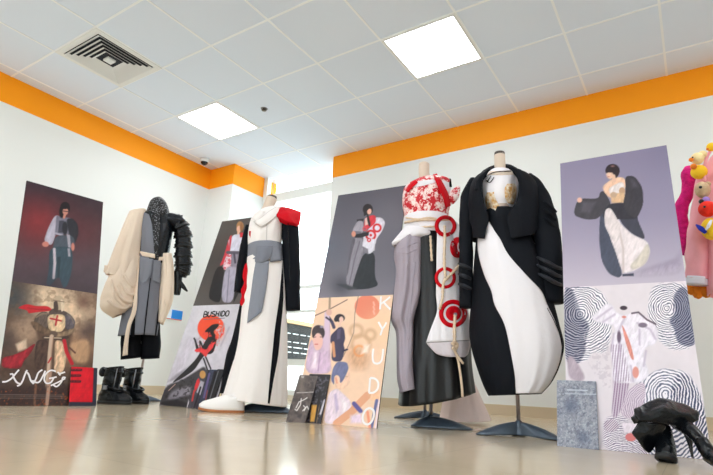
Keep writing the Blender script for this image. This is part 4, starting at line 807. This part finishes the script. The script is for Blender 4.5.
ob = Cloth(y, [(404.5, 218.5, 448.5, 217.5, .13), (404.3, 228, 449, 227, .14), (404, 238.5, 449.5, 237, .145)], .01, 6, top=1); ob.mesh('obi_belt', white)
Cloth(y, [(404.5, 228, 432, 231, .06), (399, 235, 433, 236.8, .07), (394, 241, 419, 239.6, .06), (392.3, 243.5, 402, 244.5, .05), (393.8, 245.6, 398.5, 245.8, .03)], .02, 6, cy=-.1).mesh('obi_flap', white)
ob.cord('belt_rope', [(405, 222.5), (415, 220.5), (430, 219.5), (448, 220.5)], 1.3, ropem, .012); ob.cord('belt_rope', [(405, 228.5), (418, 227.2), (432, 226.5), (448, 227)], 1.0, ropem, .012); ob.cord('belt_rope', [(406, 217.6), (418, 219), (428, 217.5), (436, 218.5)], .9, ropem, .016)
wp = [(436.5, 221, 456, 221), (437, 236, 463, 234), (436.6, 254, 462, 254), (436.4, 278, 459.5, 278), (436, 295, 463.5, 295), (437, 311, 468, 311), (431.5, 327, 470, 327), (426.3, 342.5, 470.5, 340)]
yp = ysk.panel('white_target_panel', wp, white, .045, 18, bulge=.008)
ysk.panel('panel_lining', [(426.6, 343, 470.5, 340.5), (431, 348.5, 469.5, 348), (437, 354, 467.5, 354.5), (447, 356.5, 464, 357.2)], mat('lilac white lining', (212, 203, 210), .8, bump=(20, .3)), .04, 16, bulge=.012)
tz = .057
ysk.ring('target_ring', 445.5, 226, 7, 10.8, red, tz); ysk.ring('target_ring', 457.6, 247.5, 0, 10.4, red, tz, sx=.72); ysk.ring('target_ring', 460, 247, 3, 5.2, white, tz + .006, 20, 300, sx=.5)
ysk.ring('target_ring', 445.3, 277.8, 7.6, 10.8, red, tz, sx=.98); ysk.ring('target_ring', 453, 313.6, 9.7, 14, red, tz); ysk.ring('target_centre', 453.4, 313.4, 0, 7.6, red, tz); ysk.ring('eyelet', 455.5, 314.3, 0, 1.7, mat('steel eyelet', (150, 150, 158), .3, .8), tz + .006); ysk.ring('eyelet', 445.6, 292.6 - 15, 0, 1.4, MATS['steel eyelet'], tz + .006)
ysk.cord('braided_rope', [(444.6, 226), (444.8, 240), (444.2, 256), (444.6, 268), (445.4, 277)], 1.4, ropem, .066); ysk.cord('braided_rope', [(443.5, 282), (450, 275), (457, 268), (462, 260), (463, 252)], 1.4, ropem, .068); ysk.cord('braided_rope', [(445, 278), (443, 286), (442.4, 298), (439.5, 309)], 1.3, ropem, .066)
ysk.cord('braided_rope', [(455, 315), (454.4, 325), (454.6, 338), (454.4, 346)], 1.5, ropem, .068); ysk.cord('rope_knot', [(452.3, 344), (454.6, 342.6), (457, 345), (455, 349), (452.6, 347.5)], 1.7, ropem, .07, twist=False)
ysk.cord('rope_tail', [(454, 349), (458, 356.5), (463, 363.4)], 1.2, ropem, .066, twist=False); ysk.cord('rope_tail', [(454, 350), (458, 360), (460.5, 375), (462, 388), (462.6, 397)], 1.2, ropem, .05, twist=False); ysk.cord('rope_tail', [(430.4, 236), (431, 248), (431.8, 261)], 1.2, ropem, .03)

# --- dress form 4: black and white dress
z = Form('dressed_mannequin', 'mannequin in black open jacket with white swoosh down its long skirt', 'mannequin', 3.405, -2.085)
stand(z, ((-28, 1), (90, 1), (205, 1)), 0.21, 0.058, 0.95, web=.13)
z.tube('neck', [(500.5, 184, 0, 12), (500.4, 174, 0, 8), (500, 168, 0, 6.5), (499.6, 154.5, 0, 6.1)], skin, 18); z.tube('neck_cap', [(499.6, 155.2, 0, 6.2), (499.5, 152.6, 0, 5.8)], capm, 18)
bd = Cloth(z, [(490, 172.5, 511, 172, .06), (483, 180, 517, 178, .1), (481.5, 190, 518, 188, .125), (482.5, 203, 517, 202, .13), (486.5, 214, 513, 214, .11), (487, 224, 512, 224, .11)], 0, 5); bd.mesh('white_bodice', white)
bd.panel('neckline', [(489, 171.5, 511.5, 170.5), (486, 175, 515, 174.5), (494, 174.5, 507, 174.5)], skin, .003)
bd.panel('gold_appliqué'.replace('é', 'e'), [(507.5, 184, 514, 183.5), (505, 188, 516, 187.5), (504.8, 195, 516, 195), (506, 200, 514.5, 202), (508, 203, 513, 204.5)], gold, .006, bulge=.008); bd.panel('gold_applique', [(487.5, 192.5, 494, 192), (485.5, 197, 494.5, 196), (486, 203, 498, 203.5), (487.5, 210, 500, 209.5), (489.5, 217, 498, 217)], gold, .006, bulge=.006)
bd.panel('sheer_waist', [(494, 203.5, 506, 203), (498, 209, 509, 207), (498, 218.5, 505.5, 218)], mat('sheer beige', (206, 186, 176), .6), .005)
for q in ([(486, 180), (490, 182.5), (494, 177)], [(485, 177.5), (492, 173), (500, 171.5), (511, 171)], [(487, 182), (491, 176)]): bd.cord('thin_tie', q, .5, blackc, .012, twist=False)
zs = Cloth(z, [(485, 214, 521, 214, .12), (478, 235, 530, 235, .135), (475, 262, 541, 262, .16), (473, 296, 551, 296, .18), (470.5, 328, 559, 328, .185), (472, 346, 562.8, 346, .185), (477.5, 366, 559, 365, .18), (484, 384, 551.5, 381.5, .165), (489.5, 395.5, 541, 393.5, .15)], .03, 13, .8, wr=.16, wx=3.2, wy=1.2); zs.mesh('black_skirt', blackd)
zs.panel('white_swoosh', [(484.5, 222, 489, 222), (480.5, 231, 494.5, 231), (478, 240, 500.5, 240), (478.8, 255, 508.5, 255), (484.5, 275, 526, 275), (491.5, 291, 541, 291), (494.8, 305, 547, 305), (504.8, 325, 556, 325), (510.8, 352, 561.6, 352), (515, 376, 555, 374), (515.6, 386, 549, 384), (516, 393.4, 541, 393)], white, .007, 26, bulge=.012)
zs.cord('hem_piping', [(547, 308), (555, 323), (560.6, 338), (562, 348), (558.4, 366), (551, 382)], .45, blackc, .012, twist=False)
jk = Cloth(z, [(487, 170.5, 515, 169, .085), (477, 176, 527, 173, .12), (471, 187, 536, 184, .15), (468, 204, 540, 202, .165), (469, 220, 540, 220, .165), (470, 239, 540, 239, .165)], .015, 7); jk.mesh('jacket_back', blackd, 40, math.pi, 2 * math.pi)
jk.panel('jacket_front', [(482, 172.5, 491, 168.5), (474, 179, 484.5, 178), (469.5, 190, 482.5, 188), (467.5, 204, 484.5, 204), (468, 217, 489, 218), (472, 227, 486.5, 229), (473, 237.8, 484.6, 238.6)], blackd, .004, bulge=.012); jk.panel('jacket_front', [(509.5, 166.5, 520, 169.5), (516.5, 176, 530.5, 176), (518.5, 186, 538, 186), (516.5, 201, 542, 203), (507, 216, 542, 217), (508.5, 228, 538, 228), (511, 239, 534, 234)], blackd, .004, bulge=.012)
z.tube('collar', [(477.5, 191, -.13, 3.4), (479.5, 181, -.11, 4), (484.5, 173.5, -.07, 3.8), (491, 169, -.02, 3.4), (500, 166.5, .06, 3.4), (510, 167.5, -.02, 3.4), (518.5, 174, -.08, 4), (522.5, 184, -.12, 4), (521, 197, -.15, 3.4)], blackd, 12, .8, .05, 2)
jk.cord('lapel_fold', [(530, 180), (532, 196), (534, 214)], .8, blackd, .006, twist=False)
lw = [(475, 180, 0, 6), (468.5, 195, -.01, 8), (466.5, 215, -.02, 8), (466, 240, -.02, 7.6), (466, 270, -.02, 7.8), (466.5, 308, -.02, 7.6)]
z.tube('left_sleeve', lw, blackd, 20, 1.0, .07, 1)
z.tube('right_sleeve', [(527, 177, 0, 6.5), (536, 188, -.01, 9), (541.5, 204, -.02, 11.5), (546, 225, -.03, 12.8), (548.5, 250, -.04, 13.8), (549, 275, -.04, 14.5), (549.2, 303, -.04, 14)], blackd, 22, .9, .045, 6)
ruch = fab('ruched black band', (44, 46, 52), rough=.6)
for q in (266, 276, 286): z.tube('sleeve_ruching', [(459, q - 2, -.07, 1.5), (464, q, -.1, 2.4), (471, q + 3, -.08, 1.6)], ruch, 8)
for q in (262, 270, 278): z.tube('sleeve_ruching', [(537, q - 5, -.11, 1.2), (547, q, -.15, 2.2), (556, q + 5, -.13, 2.2), (562, q + 7, -.08, 1.6)], ruch, 8)
for q in (206, 214, 222): z.tube('sleeve_ruching', [(544, q - 5, -.09, 1), (550, q, -.1, 2), (556, q + 6, -.06, 1.4)], blackd, 8)

# --- pink costume covered in soft toys, mostly beyond the picture's right edge
c = Form('dressed_mannequin', 'mannequin in pink costume covered in soft toys at right edge', 'mannequin', 4.40, -1.55)
stand(c, ((-30, 1), (90, 1), (210, 1)), 0.2, 0.05, 0.8)
pink = fab('pink satin', (246, 172, 182), rough=.45); fuzzy = mat('magenta fur', (226, 10, 130), .9, bump=(60, 1.0), var=(40, (190, 6, 104), .2)); orange = mat('orange plush', (232, 132, 20), .9, bump=(60, 1.0)); yel = mat('yellow plush', (255, 206, 40), .9, bump=(70, .6)); cream = mat('cream plush', (250, 228, 170), .9, bump=(70, .6)); tan = mat('tan plush', (206, 178, 142), .9, bump=(70, .6)); blk = mat('black bead', (16, 14, 18), .3); redp = mat('red plush', (244, 44, 20), .85, bump=(70, .6)); blup = mat('blue plush', (20, 40, 170), .85, bump=(70, .6)); wht = mat('white cuff', (230, 230, 242), .6); org2 = mat('orange felt', (240, 130, 30), .8); vio = mat('violet felt', (170, 140, 225), .8)
Cloth(c, [(726, 150, 752, 148, .05), (710, 160, 766, 156, .1), (706, 182, 776, 180, .14), (706, 240, 776, 240, .15), (708, 296, 772, 296, .15)], .04, 9).mesh('pink_body', pink, cap=True)
c.tube('neck', [(739, 155, 0, 7), (739, 130, 0, 6)], skin)
c.tube('pink_sleeve', [(705, 166, -.02, 6), (701.5, 190, -.03, 7.5), (699.5, 215, -.04, 9), (697.5, 240, -.05, 11), (697, 262, -.05, 11.4), (696.5, 279, -.05, 10.8)], pink, 22, .8, .09, 3)
c.tube('white_cuff', [(696.6, 277, -.05, 11.2), (696.2, 285, -.05, 10.8)], wht, 22, .8)
c.tube('pink_strap', [(713, 147, -.1, 1.6), (707.5, 156, -.12, 1.8), (704.5, 168, -.12, 1.8), (705, 182, -.12, 1.8)], pink, 8)
c.tube('magenta_fur', [(689, 167, .03, 4), (688, 174, .02, 7.5), (688, 190, .02, 6.5), (682, 206, .02, 7.5), (681, 218, .02, 7), (684, 235, .02, 7), (686, 255, .02, 4)], fuzzy, 16, .8, .1, 8)
for q in ((690, 288, 5.5), (697, 292, 5), (705, 291, 5), (711, 285, 6), (709, 276, 6)): c.tube('orange_tassel', [(q[0], q[1] - 10, .02, q[2] * .7), (q[0], q[1], .02, q[2]), (q[0] + 1, q[1] + 5, .02, q[2] * .8), (q[0] + 1, q[1] + 7, .02, .6)], orange, 12, .9, .1, int(q[0]))
def blob(name, px, py, dep, r, m, parent=None, ry=None): 
    p = c.L(px, py, dep); return obj(name, *ball(p, 1.12 * r * c.mpp, 1.12 * (ry or r) * c.mpp, 1.12 * (ry or r) * c.mpp), m, parent or c.t)
w = blob('toy_duck', 699, 172, -.12, 7.6, yel); blob('toy_head', 697.5, 158.5, -.14, 6.2, cream, w); blob('toy_beak', 691, 159.8, -.17, 2.2, org2, w); blob('toy_eye', 692.6, 157.4, -.185, .9, blk, w); blob('toy_wing', 693.5, 166.5, -.16, 3, org2, w); blob('toy_tuft', 702.5, 154.5, -.13, 4, cream, w)
w = blob('toy_bear', 702.5, 190, -.15, 7, tan, None, 8.5); blob('toy_nose', 700.5, 187.2, -.22, 1.5, blk, w); blob('toy_ear', 708, 184, -.15, 2.6, tan, w); blob('toy_bow', 706, 200, -.17, 3.4, vio, w); blob('toy_bow', 701.3, 201.5, -.18, 2.4, blk, w)
w = blob('toy_apple', 707.5, 209, -.18, 8, redp); blob('toy_mouth', 704.5, 206.8, -.255, 1.2, blk, w)
w = blob('toy_fish', 711, 229, -.17, 8.5, yel, None, 11); o_ = c.tube('toy_fin', [(706, 233, -.22, 1.6), (701, 228.5, -.22, 2.6), (696, 224.6, -.2, .8)], blup, 10, .5); o_.parent = w; o_ = c.tube('toy_fin', [(706, 230, -.25, 1), (709, 225, -.26, 1.8), (711.5, 220, -.25, 1)], wht, 8, .5); o_.parent = w
w = blob('toy_chick', 711.5, 147, -.12, 4.6, yel); blob('toy_beak', 707.6, 149.2, -.15, 1.4, org2, w)

# ------------------------------------------------------------------ boots
def boot(label, X, Y, rz, scale=1.0, lean=0.0):
    t = thing('boot', label, 'boot', (X, Y, 0), rz, 'pair of black ankle boots')
    rows = [(.014, -.085, .175, .048), (.03, -.088, .18, .052), (.05, -.088, .172, .051), (.07, -.085, .14, .05), (.09, -.078, .09, .049), (.11, -.07, .064, .048), (.14, -.066, .058, .05), (.17, -.07, .062, .053), (.195, -.066, .058, .052), (.22, -.072, .064, .055), (.243, -.07, .062, .056), (.256, -.073, .066, .058)]
    V = []; F = []; n = 28; R = resample(rows, 3)
    for j, (z_, x0, x1, w_) in enumerate(R):
        for i in range(n):
            a = 2 * math.pi * i / n; cc, s_ = math.cos(a), math.sin(a); wr = 1 + .035 * math.sin(3 * a + z_ * 70) * (z_ > .08)
            V.append((((x0 + x1) / 2 + (x1 - x0) / 2 * cc * wr), w_ * s_ * wr * (1 - .3 * max(0, cc) ** 3 * (z_ < .08)), z_ + (.012 * cc if z_ > .2 else 0)))
    for j in range(len(R) - 1):
        for i in range(n): F.append((j * n + i, j * n + (i + 1) % n, (j + 1) * n + (i + 1) % n, (j + 1) * n + i))
    obj('upper', V, F, leather, t, solid=.004)
    sole = []; 
    V = []; F = []
    for z_, g in ((0, 0), (.016, .004), (.022, 0)):
        for i in range(n):
            a = 2 * math.pi * i / n; cc, s_ = math.cos(a), math.sin(a); V.append((.046 + (.137 + g) * cc, (.052 + g) * s_ * (1 - .25 * max(0, cc) ** 3), z_))
    for j in range(2):
        for i in range(n): F.append((j * n + i, j * n + (i + 1) % n, (j + 1) * n + (i + 1) % n, (j + 1) * n + i))
    F.append(tuple(range(n - 1, -1, -1))); obj('sole', V, F, mat('black rubber', (18, 19, 22), .55), t)
    st = obj('strap', *tube([(.02 - .082 * math.cos(a), .062 * math.sin(a), .118 + .02 * math.cos(a)) for a in np.linspace(0, 2 * math.pi, 30)], .009, 8, 1.0), leather2, t)
    obj('buckle', *box(-.012, .016, -.078, -.064, .1, .128), mat('boot steel', (140, 142, 148), .3, .9), st, smooth=False)
    obj('strap', *tube([(-.004 - .07 * math.cos(a), .058 * math.sin(a), .236 + .012 * math.cos(a)) for a in np.linspace(0, 2 * math.pi, 30)], .008, 8), leather2, t)
    obj('ankle_flap', *ball((-.07, -.03, .222), .03, .022, .036), leather, t)
    obj('zip', *tube([(.052, -.048, .10), (.058, -.048, .25)], .004, 6), MATS['boot steel'], t)
    t.scale = (scale,) * 3
    return t
boot('black ankle boot nearer the knight board, flap open at its top', 0.79, -2.50, math.radians(22), .92)
boot('black ankle boot nearer the mannequin pole, toe towards it', 0.735, -2.31, math.radians(14), .92)

g = Form('heeled_boot', 'black leather heeled boot with its shaft slumped over, toe to viewer', 'boot', 3.95, -2.50); g.t['group'] = 'slouched leather boots'
g.tube('boot_foot', [(663, 428, .03, 8), (664, 438, .0, 9.5), (665.5, 449, -.04, 10), (666, 455, -.07, 9.5), (666, 458.5, -.09, 7)], leather, 20, .9, .05, 1)
g.tube('boot_sole', [(666, 456.8, -.085, 9.6), (666, 460, -.09, 9.4)], mat('black rubber', (18, 19, 22), .55), 18, .9)
sv = [(633, 408.6, -.10), (646, 402, -.04), (659.4, 397.5, 0), (671, 398, .02), (686, 404, .03), (700, 412, .02), (698.6, 422, -.01), (682, 427, -.03), (664, 424, -.07), (647, 422, -.10), (639, 421, -.115), (650, 412, -.085), (664, 407, -.075), (676, 412, -.05), (688, 415, -.035)]
sf = [(0, 10, 11), (10, 9, 11), (0, 11, 1), (1, 11, 12, 2), (2, 12, 3), (3, 12, 13, 4), (4, 13, 14, 5), (5, 14, 6), (6, 14, 7), (7, 14, 13), (7, 13, 8), (8, 13, 12), (8, 12, 11, 9)]
fv = [(640, 420, -.09), (633, 434.6, -.10), (641, 444, -.075), (649.8, 457.4, -.05), (657, 444, -.045), (664.5, 431, -.04), (668, 423, -.05), (650, 432, -.085), (654, 424, -.08)]
ff = [(0, 1, 7), (1, 2, 7), (2, 3, 4), (2, 4, 7), (7, 4, 5), (7, 5, 8), (8, 5, 6), (0, 7, 8)]
facets(g, 'slumped_shaft', sv, sf, leather, .045); facets(g, 'shaft_flap', fv, ff, leather, .016)
g2 = Form('heeled_boot', 'black leather heeled boot lying outward to the right, heel raised', 'boot', 4.13, -2.52); g2.t['group'] = 'slouched leather boots'
g2.tube('boot_shaft', [(676, 424, .06, 6), (683, 426, .02, 7), (690, 430, -.02, 7), (698, 438, -.05, 6), (704, 446, -.07, 6)], leather, 18, .9, .08, 5)
g2.tube('boot_foot', [(701, 441, -.06, 6.5), (706, 449, -.08, 7), (710, 456, -.1, 6), (716, 460.5, -.13, 5), (722, 463, -.15, 3)], leather, 18, .9, .03, 2)
g2.tube('stiletto_heel', [(688, 434, .0, 4), (690.5, 446, .0, 2), (692.5, 457.5, -.01, 1.1)], leather2, 10); g2.tube('boot_sole', [(704, 458.5, -.08, 1.5), (712, 463, -.11, 2.4), (722, 466, -.15, 2)], MATS['black rubber'], 10)
